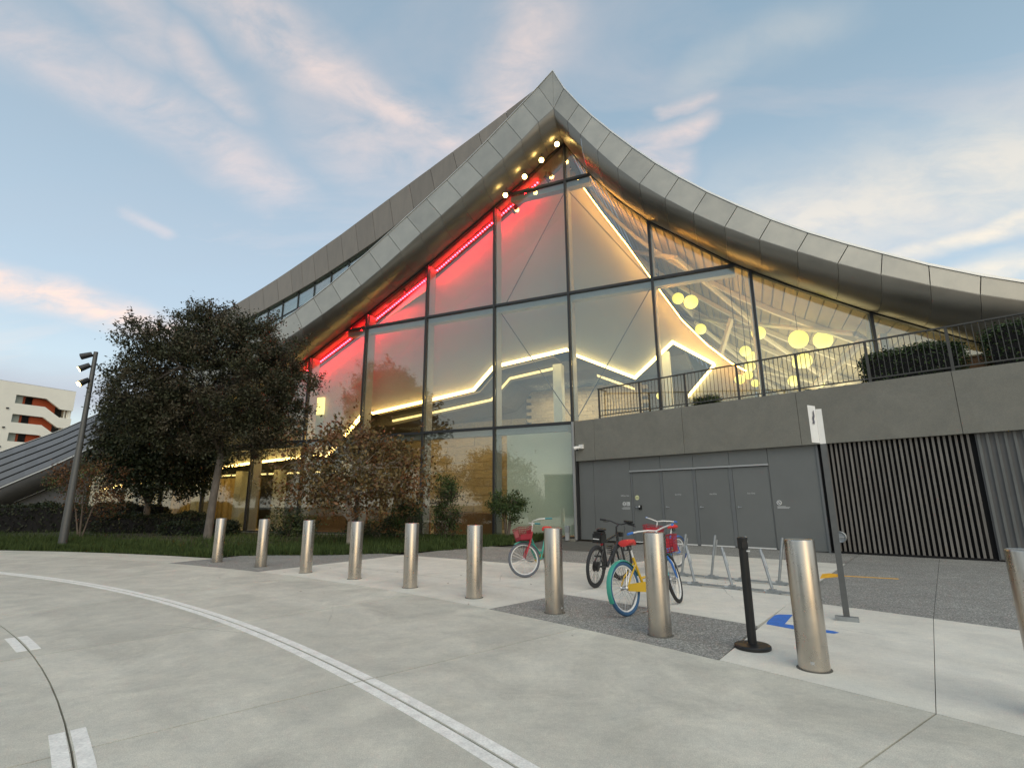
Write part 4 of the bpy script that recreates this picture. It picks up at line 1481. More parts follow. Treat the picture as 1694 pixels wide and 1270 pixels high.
front = [(-34, 0), (XL, 0), (XL, 19.95), (-34, 19.95)]
aprism('front_wall', 'apt', front, 0.0, 0.4)
top_edge = 19.92
prev = [(XL, top_edge), (XD, top_edge)]
for i, (t, b) in enumerate(ROWS):
    # cream band above this opening, its underside following the stair
    lo = [(XD, t - STEP), (XB, t - STEP), (XA, t), (XL, t)]
    aprism('gallery_band', 'apt', prev + lo, 0.0, 0.4)
    prev = [(XL, b), (XA, b), (XB, b - STEP), (XD, b - STEP)]
    aprism('gallery_back_wall', 'apt_dark', [(XL, b - STEP - 0.3), (XD - 0.3, b - STEP - 0.3), (XD - 0.3, t + 0.2), (XL, t + 0.2)], 2.6, 0.2)
    aprism('stair_wall', 'apt_red', [(-5.0, b - 0.02), (XA, b - 0.02), (-1.95, b - STEP + 0.1), (-1.95, t - STEP + 0.6), (-3.2, t), (-5.0, t)], 1.2, 0.2)
    aprism('stair_wall', 'apt_red', [(-6.45, b), (-6.05, b), (-6.05, t), (-6.45, t)], 1.0, 0.2)
    aprism('gallery_screen', 'apt_pan', [(XL + 0.05, b), (-6.5, b), (-6.5, t), (XL + 0.05, t)], 0.6, 0.1)
    for x in (-0.55, -0.95):
        aprism('gallery_post', 'apt', [(x, b - STEP), (x + 0.13, b - STEP), (x + 0.13, t - STEP), (x, t - STEP)], 0.5, 0.12)
    mb = MB()
    mb.box(XL - 0.9, XL - 0.6, -0.15, -0.003, b - 1.0, b - 0.8)
    mb.build('wall_lamp', 'frame', apt)
aprism('gallery_band', 'apt', prev + [(XD, 0), (XL, 0)], 0.0, 0.4)
mb = MB()
mb.box(-34, -0.4, 2.85, 22, 0, 19.9)
mb.build('block_body', 'apt', apt)
mb = MB()
mb.box(-0.4, 0.0, 0.41, 22, 0, 19.92)
mb.build('end_wall', 'apt', apt)
mb = MB()
mb.box(-34, 0, 0, 22, 19.93, 20.0)
mb.build('roof', 'roof', apt)

# ================================================================== BOLLARDS
mb = MB()
mb.lathe([(0.124, 0.0), (0.125, 0.012), (0.125, 1.074), (0.122, 1.084), (0.116, 1.088), (0.112, 1.085), (0.112, 1.06)], 48)


def bollard(loc, label):
    t = thing('steel_bollard', label, 'bollard', loc, random.uniform(0, 6), 'steel bollards in a curved row')
    return t


BOL = [((-7.58, 14.09), 'steel bollard at the far end of the row nearest the lamp post'),
       ((-5.97, 13.04), 'second steel bollard of the row, at the corner of dark paving'),
       ((-4.46, 11.88), 'third steel bollard, in front of the small russet tree'),
       ((-3.12, 10.89), 'fourth steel bollard, just right of the russet tree trunk'),
       ((-1.81, 9.75), 'steel bollard standing left of the tall climbing shrub'),
       ((-0.61, 8.69), 'steel bollard just left of the green bike with red basket'),
       ((0.55, 7.51), 'steel bollard hiding the rear of the green bike, on dark gravel paving'),
       ((1.62, 6.26), 'steel bollard in front of the yellow and blue bicycle'),
       ((2.63, 5.03), 'largest steel bollard, between black stanchion and sign post'),
       ((3.615, 3.862), 'steel bollard cut off by the right edge of the photo')]
shaft_mesh = None
for i, ((x, y), lab) in enumerate(BOL):
    t = bollard((x, y, 0.0), lab)
    if i == 0:
        s0 = MB()
        s0.lathe([(0.124, 0.0), (0.125, 0.012), (0.125, 1.074), (0.122, 1.084), (0.116, 1.088), (0.112, 1.085)], 48)
        sh = s0.build('shaft', 'steel', t, smooth=True)
        c0 = MB()
        c0.lathe([(0.1115, 1.05), (0.1115, 1.074), (0.09, 1.078), (0.001, 1.08)], 48)
        cp = c0.build('cap', 'steel_cap', t, smooth=True)
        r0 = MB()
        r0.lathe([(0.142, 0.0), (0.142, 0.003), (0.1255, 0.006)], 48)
        rg = r0.build('contact_shade_ring', 'base', t, smooth=True)  # foot ring coloured dark to stand in for the contact shadow
    else:
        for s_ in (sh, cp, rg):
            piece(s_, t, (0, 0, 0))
    if i in (2, 6, 8):
        g = MB()
        a = math.atan2(-y, -x) + 0.75 - t.rotation_euler.z if i != 8 else math.atan2(-y, -x) - 0.2 - t.rotation_euler.z
        for k in range(4):
            a0, a1 = a + k * 0.06, a + (k + 1) * 0.06
            g.add([(0.1265 * math.cos(a0), 0.1265 * math.sin(a0), 0.06), (0.1265 * math.cos(a1), 0.1265 * math.sin(a1), 0.06), (0.1265 * math.cos(a1), 0.1265 * math.sin(a1), 0.085), (0.1265 * math.cos(a0), 0.1265 * math.sin(a0), 0.085)], [(0, 1, 2, 3)])
        g.build('plate', 'bar', t)

# ================================================================== STANCHION, SIGN POST, LAMP, SMALL FITTINGS
t = thing('stanchion', 'black belt barrier post with round base between two steel bollards', 'stanchion', (2.39, 5.70, 0))
mb = MB()
mb.lathe([(0.165, 0.0), (0.172, 0.006), (0.172, 0.028), (0.162, 0.038), (0.04, 0.05), (0.036, 0.06)], 40)
mb.build('base', 'dark', t, smooth=True)
mb = MB()
mb.lathe([(0.043, 0.058), (0.043, 0.95)], 28)
mb.build('post', 'dark', t, smooth=True)
mb = MB()
mb.lathe([(0.046, 0.95), (0.05, 0.955), (0.05, 1.035), (0.052, 1.045), (0.052, 1.06), (0.038, 1.069), (0.001, 1.07)], 28)
mb.box(-0.03, 0.03, -0.052, -0.03, 0.965, 1.03)
mb.build('belt_head', 'dark', t, smooth=True)
mb = MB()
mb.box(0.0, 0.042, -0.05, -0.04, 0.925, 0.938)
mb.xform(lambda p: Matrix.Rotation(R(18), 3, 'Z') @ p)
mb.build('label_tab', 'text', t)

t = thing('sign_post', 'grey square post on a flat foot with a white sign seen edge on', 'sign', (4.08, 6.90, 0), R(-32))
mb = MB()
mb.box(-0.125, 0.125, -0.045, 0.045, 0.0, 0.05)
mb.build('foot', 'galv', t)
mb = MB()
mb.box(-0.034, 0.034, -0.024, 0.024, 0.05, 2.16)
mb.build('post', 'pole', t)
mb = MB()
mb.box(-0.034, 0.034, -0.024, 0.024, 2.16, 2.62)
mb.build('sign_post_sleeve', 'white', t)
mb = MB()
mb.prism([(-0.036, -0.03, 2.17), (-0.36, -0.17, 2.17), (-0.36, -0.17, 2.66), (-0.036, -0.03, 2.66)], (0.004, -0.008, 0))
mb.xform(lambda p: Vector((-0.036 + (p.x + 0.036) * 0.25, -0.03 + (p.y + 0.03) * 1.1, p.z)))
pl = mb.build('sign_panel', 'white', t)
mb = MB()
pts_ = [(0.40, 2.60), (0.52, 2.57), (0.50, 2.53), (0.66, 2.50), (0.60, 2.46), (0.70, 2.42), (0.50, 2.41), (0.42, 2.44), (0.46, 2.48), (0.34, 2.52)]
mb.prism([(-0.036 - 0.081 * q + 0.0125, -0.03 - 0.154 * q - 0.0065, z) for q, z in pts_], (0.001, -0.0006, 0))
mb.build('sign_print', 'ink', pl)
lamp = thing('lamp_post', 'tall grey tapered lamp post with three spotlights on the grass edge', 'lamp post', (-16.17, 19.61, 0.0))
mb = MB()
mb.tube([(0, 0, 0), (0, 0, 2.5), (0, 0, 4.6), (0, 0, 7.25)], [0.135, 0.112, 0.09, 0.072], 20)
mb.build('pole', 'pole', lamp, smooth=True)
mb = MB()
mb.lathe([(0.24, 0.0), (0.24, 0.03), (0.2, 0.05)], 20)
mb.build('base_plate', 'pole', lamp)
for z, dx, dy, lit_ in ((7.08, -0.42, -0.26, False), (6.62, -0.38, -0.30, True), (6.02, -0.16, -0.42, True)):
    d = Vector((dx, dy, -0.34 if lit_ else -0.22)).normalized()
    c = Vector((dx * 0.5, dy * 0.5, z))
    h = MB()
    h.tube([(0, 0, z + 0.05), c + Vector((0, 0, 0.05)), c], 0.025, 6)
    h.tube([c - d * 0.16, c - d * 0.155, c + d * 0.2, c + d * 0.21], [0.085, 0.095, 0.12, 0.11], 14)
    hd = h.build('spotlight_head', 'frame', lamp, smooth=True)
    l = MB()
    l.tube([c + d * 0.20, c + d * 0.222], [0.105, 0.09], 14)
    l.build('lens', 'lamp' if lit_ else 'dark', hd)

t = thing('security_camera', 'small white security camera on the concrete band near the glass corner', 'camera', tw(0.3, -0.002, 3.55), TROT)
mb = MB()
mb.box(-0.05, 0.12, -0.10, 0.0, -0.02, 0.14)
mb.build('bracket', 'white', t)
mb = MB()
mb.tube([(0.02, -0.10, 0.03), (-0.05, -0.2, 0.0)], 0.03, 8)
mb.tube([(0.0, -0.14, 0.02), (-0.10, -0.24, 0.0), (-0.16, -0.30, -0.015)], [0.06, 0.075, 0.07], 12)
b_ = mb.build('housing', 'white', t, smooth=True)
mb = MB()
mb.ball((-0.06, -0.2, -0.065), 0.055, 12, 8)
mb.build('dome', 'dark', b_, smooth=True)

t = thing('outlet_pedestal', 'small pale grey outlet pedestal at the glass corner', 'pedestal', bw(-0.28, -0.42, 0), BROT)
mb = MB()
mb.box(-0.07, 0.07, -0.06, 0.06, 0.0, 0.30)
mb.build('stand', 'bar', t)
mb = MB()
mb.box(-0.085, 0.085, -0.08, 0.08, 0.30, 0.52)
mb.prism([(-0.085, -0.08, 0.52), (0.085, -0.08, 0.52), (0.07, -0.06, 0.545), (-0.07, -0.06, 0.545)], (0, 0.12, 0))
mb.build('weather_box', 'galv', t)

t = thing('wall_inlet', 'round pale metal inlet cap sticking out in front of the slatted gate', 'pipe inlet', tw(9.08, -0.0, 0.47), TROT)
mb = MB()
mb.lathe([(0.07, 0.05), (0.07, -0.25), (0.145, -0.26), (0.15, -0.29), (0.15, -0.36), (0.135, -0.375), (0.11, -0.36), (0.105, -0.345)], 28, (0, 0, 0), 'y')
mb.xform(lambda p: Vector((p.x, -p.y * -1, p.z)))
mb.v = [(x, -abs(y) if y > 0.0 else y, z) for x, y, z in mb.v]
mb.build('cap_ring', 'galv', t, smooth=True)
mb = MB()
mb.box(-0.10, 0.10, -0.372, -0.35, -0.016, 0.016)
mb.build('cap_bar', 'bar', t)

# ceiling spotlights under the peak: four lit outside the glass, three dark heads behind them
for k, (u, z, lab) in enumerate(((-0.18, 17.42, 'topmost lit spotlight under the roof peak'), (-0.95, 16.82, 'second lit spotlight down from the roof peak'),
                                 (-1.80, 16.2, 'third lit spotlight down from the roof peak'), (-2.78, 15.50, 'lowest lit spotlight under the left eave'))):
    t = thing('eave_spotlight', lab, 'spotlight', bw(u, -0.62, z), BROT, 'spotlights under the roof peak')
    mb = MB()
    top = ztop(u) + 0.10 - z
    mb.tube([(0, 0.06, top), (0, 0.05, 0.10)], 0.018, 6)
    mb.build('stem', 'frame', t)
    mb = MB()
    d = Vector((0.12, -0.75, -0.6)).normalized()
    mb.tube([-d * 0.13 + Vector((0, 0.05, 0.08)), -d * 0.12 + Vector((0, 0.05, 0.08)), d * 0.14 + Vector((0, 0.05, 0.08)), d * 0.15 + Vector((0, 0.05, 0.08))], [0.075, 0.09, 0.10, 0.095], 14)
    h = mb.build('head', 'frame', t, smooth=True)
    mb = MB()
    mb.ball(tuple(d * 0.145 + Vector((0, 0.05, 0.08))), 0.11, 14, 8)
    mb.build('lens', 'lamp', h, smooth=True)
for k, (u, z, lab) in enumerate(((-0.12, 17.15, 'unlit black spotlight beside the central mullion top'), (-1.18, 16.75, 'unlit black spotlight between the second and third lit ones'),
                                 (-2.0, 16.08, 'unlit black spotlight above the first cross bar'), (-2.98, 15.52, 'spotlight head tinted red at the top of the wash'))):
    t = thing('wall_spotlight', lab, 'spotlight', bw(u, 0.62, z), BROT, 'dark spotlights behind the glass peak')
    mb = MB()
    top = ztop(u) - 0.02 - z
    mb.tube([(0, 0, max(top, 0.2)), (0, 0, 0.05)], 0.018, 6)
    mb.build('stem', 'frame', t)
    mb = MB()
    d = Vector((0.55, 0.25, -0.75)).normalized()
    mb.tube([-d * 0.1, d * 0.26], 0.085, 12)
    h = mb.build('head', 'frame', t, smooth=True)
    mb = MB()
    mb.tube([d * 0.262, d * 0.27], 0.05, 10)
    mb.build('lens', 'bar', h)

# ================================================================== PENDANT GLOBES
GLOBES = [(1122, 3.94, 6.3, 11.77, .60, 'upper left globe of the touching pair near the second mullion'),
          (1143, 4.85, 1.9, 9.84, .60, 'upper right globe of the touching pair near the second mullion'),
          (1159, 4.78, 8.7, 10.71, .60, 'lone globe right beside the curved orange light line'),
          (1233, 6.92, 9.9, 9.49, .60, 'left globe of the overlapping pair beside the third mullion'),
          (1243, 7.19, 10.1, 9.2, .60, 'right globe of the overlapping pair beside the third mullion'),
          (1241, 7.12, 12.0, 9.11, .60, 'globe just below the overlapping pair, behind the rail'),
          (1243, 6.77, 1.0, 6.2, .34, 'small globe at bar height just left of the third mullion'),
          (1230, 6.45, 1.0, 6.05, .38, 'globe low behind the railing bars left of the third mullion'),
          (1252, 6.98, 1.0, 5.85, .30, 'smallest globe, half hidden at the foot of the third mullion'),
          (1255, 7.44, 4.4, 8.82, .60, 'globe half hidden by the third mullion'),
          (1325, 8.78, 2.5, 7.8, .74, 'largest globe, hanging just under the grey cross beam'),
          (1376, 9.78, 3.6, 7.95, .74, 'large globe hanging alone right of the cross beam'),
          (1336, 9.2, 5.5, 7.6, .68, 'right globe of the pair showing through the railing'),
          (1321, 9.22, 8.0, 8.12, .60, 'left globe of the pair showing through the railing'),
          (1313, 9.2, 11.3, 7.88, .60, 'globe behind the indoor plants at the railing post'),
          (1356, 9.75, 6.0, 6.62, .42, 'globe behind the palm leaves low on the right')]


def uy_from(px_u, y):
    return px_u


GD = []
for (_, u, y, z, dia, lab) in GLOBES:
    GD.append((u, y, z, dia, lab))
GD += [(3.0, 4.0, 6.25, 0.34, 'small half hidden globe below the left zigzag light'), (3.2, 5.0, 7.0, 0.34, 'small globe above the guard rail inside')]
gm = MB()
gm.ball((0, 0, 0), 0.5, 24, 16)
gproto = None
for k, (u, y, z, dia, lab) in enumerate(GD):
    t = thing('pendant_globe', lab, 'pendant lamp', bw(u, y, z), BROT, 'glowing globe pendants inside the hall')
    if gproto is None:
        gproto = gm.build('shade', 'globe', t, smooth=True)
        sh_ = gproto
    else:
        sh_ = piece(gproto, t, (0, 0, 0))
    sh_.scale = (dia, dia, dia)
    zt = ztop(u) - z - 0.02
    mb = MB()
    mb.tube([(0, 0, dia * 0.49), (0, 0, max(zt, dia * 0.6))], 0.012, 5)
    mb.build('cord', 'rail', t)

# ================================================================== BICYCLE RACK AND BICYCLES
rk = thing('bicycle_rack', 'galvanised low bicycle rack with leaning uprights on two floor rails', 'bicycle rack', (3.85, 9.87, 0), TROT)


def rk_local(x, y):
    c, s_ = math.cos(-TROT), math.sin(-TROT)
    dx, dy = x - 3.85, y - 9.87
    return dx * c - dy * s_, dx * s_ + dy * c


rails = [[(3.10, 11.20), (4.95, 9.47)], [(2.72, 10.15), (4.55, 8.53)]]
for (a, b) in rails:
    pa, pb = rk_local(*a), rk_local(*b)
    mb = MB()
    dy = (pa[1] + pb[1]) / 2
    mb.box(pa[0], pb[0], dy - 0.022, dy + 0.022, 0.018, 0.05)
    mb.build('floor_rail', 'galv', rk)
ups = [((3.35, 11.0), 0.13, 0.80, 0.02), ((3.79, 10.6), 0.13, 0.80, 0.02), ((4.2, 10.2), 0.13, 0.80, 0.02), ((4.66, 9.75), 0.13, 0.80, 0.02),
       ((3.19, 9.77), -0.16, 0.66, 0.10), ((3.67, 9.33), -0.16, 0.66, 0.10), ((4.14, 8.9), -0.16, 0.66, 0.10)]
for (p, lean, hh, back) in ups:
    x, y = rk_local(*p)
    mb = MB()
    mb.tube([(x, y, 0.05), (x + lean * 0.12, y + back * 0.1, 0.12), (x + lean, y + back, hh - 0.02), (x + lean * 1.04, y + back, hh)], [0.024, 0.024, 0.024, 0.016], 8)
    mb.tube([(x + lean * 0.55 + 0.03, y + back * 0.5, hh * 0.55), (x + lean + 0.03, y + back, hh - 0.08)], 0.016, 6)
    mb.build('upright', 'galv', rk, smooth=True)
    mb = MB()
    mb.box(x - 0.11, x + 0.11, y - 0.05, y + 0.05, 0.0, 0.018)
    mb.box(x - 0.05, x + 0.05, y - 0.035, y + 0.035, 0.018, 0.065)
    mb.tube([(x - 0.12, y - 0.04, 0.03), (x + 0.12, y + 0.04, 0.03)], 0.026, 6)
    mb.build('foot_clamp', 'galv', rk)


def wheel(parent, cx, r, tyre_r, tyre, rimm, rot=None, hubm='chrome', spoke_n=28):
    fn = rot or (lambda p: p)
    ring = [(cx + (r - tyre_r) * math.cos(a), 0, r + (r - tyre_r) * math.sin(a)) for a in np.linspace(0, 2 * math.pi, 48, endpoint=False)]
    w = MB().tube(ring, tyre_r, 8, True).xform(fn).build('wheel', tyre, parent, smooth=True)
    rr = r - 2 * tyre_r - 0.004
    ring = [(cx + rr * math.cos(a), 0, r + rr * math.sin(a)) for a in np.linspace(0, 2 * math.pi, 48, endpoint=False)]
    MB().tube(ring, 0.013, 6, True).xform(fn).build('rim', rimm, w, smooth=True)
    hb = MB()
    hb.lathe([(0.012, -0.06), (0.03, -0.045), (0.018, -0.03), (0.018, 0.03), (0.03, 0.045), (0.012, 0.06)], 12, (cx, 0, r), 'y')
    hb.xform(fn).build('hub', hubm, w)
    sp = MB()
    for k in range(spoke_n):
        a = 2 * math.pi * k / spoke_n
        b = a + (0.55 if k % 2 else -0.55)
        y = 0.04 if (k // 2) % 2 else -0.04
        sp.tube([(cx + 0.026 * math.cos(b), y, r + 0.026 * math.sin(b)), (cx + rr * math.cos(a), 0, r + rr * math.sin(a))], 0.0022, 3, cap=False)
    sp.xform(fn).build('spokes', hubm, w, kind='stuff')
    return w


def fender(parent, cx, r, a0, a1, m, rot=None, wd=0.035):
    fn = rot or (lambda p: p)
    b = MB()
    aa = np.linspace(R(a0), R(a1), 18)
    prof = [(-wd, -0.016), (-wd * 0.7, 0.0), (0, 0.006), (wd * 0.7, 0.0), (wd, -0.016)]
    vs_, fs = [], []
    for a in aa:
        for y, dr in prof:
            vs_.append((cx + (r + 0.018 + dr) * math.cos(a), y, r + (r + 0.018 + dr) * math.sin(a)))
    n = len(prof)
    for i in range(len(aa) - 1):
        for k in range(n - 1):
            fs.append((i * n + k, i * n + k + 1, (i + 1) * n + k + 1, (i + 1) * n + k))
    b.add(vs_, fs)
    o = b.xform(fn).build('mudguard', m, parent, smooth=True)
    return o


def steer_fn(px, pz, tilt, ang):
    ax = Vector((-math.sin(tilt), 0, math.cos(tilt)))
    M = Matrix.Rotation(ang, 3, ax)
    c = Vector((px, 0, pz))
    return lambda p: M @ (Vector(p) - c) + c


def place_bike(t, rear, front, lean):
    d = Vector((front[0] - rear[0], front[1] - rear[1], 0))
    t.location = (rear[0], rear[1], 0)
    t.rotation_mode = 'XYZ'
    t.rotation_euler = (lean, 0, math.atan2(d.y, d.x))


def cruiser(label, rear, front, steer, lean, c, basket='front'):
    t = thing('bicycle', label, 'bicycle', (0, 0, 0), 0, 'bicycles around the rack')
    wb, r = c.get('wb', 1.12), 0.335
    sf = steer_fn(wb - 0.14, 0.70, R(20), steer)
    wheel(t, 0.0, r, 0.026, c['tyre_r'], c['rim'])
    wheel(t, wb, r, 0.026, c['tyre_f'], c['rim'], sf)
    fender(t, 0.0, r, 20, 205, c['fender'])
    fender(t, wb, r, 60, 170, c['fender_f'], sf)
    bb = Vector((0.46, 0, 0.29))
    hd0, hd1 = Vector((wb - 0.17, 0, 0.66)), Vector((wb - 0.225, 0, 0.82))
    st = Vector((0.30, 0, 0.70))
    b = MB()
    b.tube([hd0 + Vector((0, 0, 0.02)), (wb - 0.30, 0, 0.47), (0.68, 0, 0.32), bb], 0.021, 10)
    b.tube([hd1 - Vector((0, 0, 0.05)), (wb - 0.36, 0, 0.60), (0.60, 0, 0.43), (0.40, 0, 0.42)], 0.017, 10)
    b.tube([bb, st], 0.019, 10)
    for y in (-0.055, 0.055):
        b.tube([bb + Vector((0, y * 0.5, 0)), (0, y, r)], 0.011, 8)
        b.tube([(0.325, y * 0.35, 0.62), (0.10, y, 0.46), (0, y, r)], 0.011, 8)
    b.build('frame', c['frame'], t, smooth=True)
    b = MB()
    b.tube([hd0 - Vector((-0.015, 0, 0.04)), hd1 + Vector((-0.012, 0, 0.035))], 0.027, 12)
    b.xform(sf).build('head_tube', c['head'], t, smooth=True)
    b = MB()
    for y in (-0.055, 0.055):
        b.tube([(wb - 0.155, y * 0.6, 0.64), (wb - 0.10, y, 0.55), (wb - 0.02, y, 0.40), (wb, y, r)], [0.02, 0.018, 0.014, 0.011], 8)
    b.tube([(wb - 0.155, -0.04, 0.64), (wb - 0.155, 0.04, 0.64)], 0.022, 8)
    b.xform(sf).build('fork', c['fork'], t, smooth=True)
    b = MB()
    b.tube([hd1, (wb - 0.27, 0, 0.98), (wb - 0.26, 0, 1.02)], 0.014, 8)
    for s_ in (-1, 1):
        b.tube([(wb - 0.26, 0, 1.02), (wb - 0.25, s_ * 0.12, 1.05), (wb - 0.33, s_ * 0.26, 1.06), (wb - 0.46, s_ * 0.31, 1.05)], 0.011, 8)
    hb = b.xform(sf).build('handlebar', 'white', t, smooth=True)
    for s_ in (-1, 1):
        b = MB()
        b.tube([(wb - 0.44, s_ * 0.302, 1.052), (wb - 0.58, s_ * 0.33, 1.04)], 0.018, 10)
        b.xform(sf).build('grip', c['grip'], hb, smooth=True)
    b = MB()
    b.tube([st, (0.272, 0, 0.84)], 0.013, 8)
    b.build('seat_post', 'white', t)
    b = MB()
    sv = []
    for x, w, h in ((-0.13, 0.06, 0.0), (-0.11, 0.10, 0.035), (-0.03, 0.105, 0.04), (0.06, 0.05, 0.035), (0.13, 0.028, 0.03), (0.15, 0.015, 0.012)):
        for k in range(10):
            a = 2 * math.pi * k / 10
            sv.append((0.255 + x, w * math.cos(a), 0.875 + h * (0.6 + 0.4 * math.sin(a)) + 0.028 * math.sin(a)))
    b.add(sv, [(i * 10 + k, i * 10 + (k + 1) % 10, (i + 1) * 10 + (k + 1) % 10, (i + 1) * 10 + k) for i in range(5) for k in range(10)] + [list(range(10))[::-1], list(range(50, 60))])
    sd_ = b.build('saddle', 'bk_seat', t, smooth=True)
    b = MB()
    for y in (-0.03, 0.03):
        b.tube([(0.17, y, 0.86), (0.16, y, 0.80), (0.24, y, 0.80), (0.25, y, 0.86)], 0.009, 6)
    b.build('saddle_springs', 'dark', sd_)
    # chain guard, crank, pedals
    b = MB()
    b.prism([(0.40, -0.075, 0.245), (0.53, -0.075, 0.215), (0.585, -0.075, 0.27), (0.56, -0.075, 0.35), (0.46, -0.075, 0.375), (0.02, -0.075, 0.385), (0.0, -0.075, 0.30)], (0, 0.02, 0))
    b.build('chain_guard', c['guard'], t)
    b = MB()
    b.tube([(0.46, -0.085, 0.29), (0.46, 0.085, 0.29)], 0.014, 8)
    b.tube([(0.46, -0.085, 0.29), (0.61, -0.10, 0.25)], 0.010, 6)
    b.tube([(0.46, 0.085, 0.29), (0.31, 0.10, 0.33)], 0.010, 6)
    b.box(0.57, 0.66, -0.20, -0.105, 0.235, 0.262)
    b.box(0.26, 0.35, 0.105, 0.20, 0.315, 0.342)
    b.build('crank', 'galv', t)
    if basket:
        # wire basket in front of the handlebar
        x0, x1, w0, w1, z0, z1 = wb - 0.19, wb + 0.11, 0.15, 0.19, 0.70, 0.94
        b = MB()

        def bp(i, j, k):      # i along x, j along y, k up; flares outwards
            f = k
            wx0, wx1 = x0 + 0.03 * (1 - f), x1 - 0.04 * (1 - f)
            ww = w0 + (w1 - w0) * f
            return (wx0 + (wx1 - wx0) * i, -ww + 2 * ww * j, z0 + (z1 - z0) * f)
        wr = 0.0032
        for k in np.linspace(0, 1, 7):
            b.tube([bp(0, 0, k), bp(1, 0, k), bp(1, 1, k), bp(0, 1, k)], wr * (1.9 if k == 1 else 1), 4, True)
        for q in np.linspace(0, 1, 10):
            b.tube([bp(q, 0, 1), bp(q, 0, 0), bp(q, 1, 0), bp(q, 1, 1)], wr, 4)
            b.tube([bp(0, q, 1), bp(0, q, 0), bp(1, q, 0), bp(1, q, 1)], wr, 4)
        bk = b.xform(sf).build('basket', 'bk_bask', t)
        for i0 in (0.0, 1.0):
            b = MB()
            b.prism([bp(i0, 0.16, 0.28), bp(i0, 0.84, 0.28), bp(i0, 0.84, 0.80), bp(i0, 0.16, 0.80)], (0.003, 0, 0))
            b.xform(sf).build('basket_plate', 'bk_red', bk)
        b = MB()
        b.prism([bp(0.02, 0.02, 0.02), bp(0.98, 0.02, 0.02), bp(0.98, 0.98, 0.02), bp(0.02, 0.98, 0.02)], (0, 0, 0.006))
        for j in (0.0, 1.0):
            b.add([bp(0.05, j, 0.02), bp(0.95, j, 0.02), bp(0.95, j, 0.42), bp(0.05, j, 0.42)], [(0, 1, 2, 3)])
        b.xform(sf).build('basket_tray', 'bk_bask', bk)
        b = MB()
        for y in (-0.1, 0.1):
            b.tube([(x0 + 0.1, y, z0), (wb - 0.02, y * 0.7, 0.42), (wb, y * 0.65, r)], 0.006, 5)
        b.xform(sf).build('basket_stay', 'rail', t)
    b = MB()
    b.tube([(0.36, 0.05, 0.28), (0.30, 0.17, 0.012)], 0.009, 6)
    b.build('kickstand', 'galv', t)
    place_bike(t, rear, front, lean)
    return t


cruiser('bicycle with green frame and red basket, partly behind a bollard by the planting', (0.82, 11.85), (0.20, 10.89), R(-40), R(-2),
        dict(tyre_r='tyre_grey', tyre_f='tyre_grey', rim='rim_white', fender='bk_grn', fender_f='bk_grn', frame='bk_grn', head='bk_red', fork='bk_red', grip='bk_teal', guard='bk_yel'))
cruiser('yellow bicycle with blue tyre and green mudguards half hidden by a bollard', (1.48, 7.25), (2.40, 8.14), R(17), R(-7),
        dict(tyre_r='tyre_blue', tyre_f='tyre', rim='rim_white', fender='bk_grn', fender_f='bk_grn', frame='bk_yel', head='bk_red', fork='bk_blue', grip='bk_blue', guard='bk_yel', wb=1.26))
cruiser('bicycle with white rims and red basket standing across behind the rack', (3.70, 12.38), (2.90, 11.60), R(14), R(-3),
        dict(tyre_r='tyre_grey', tyre_f='tyre_grey', rim='rim_white', fender='bk_blue', fender_f='bk_blue', frame='bk_blue', head='white', fork='white', grip='bk_blue', guard='bk_yel'))


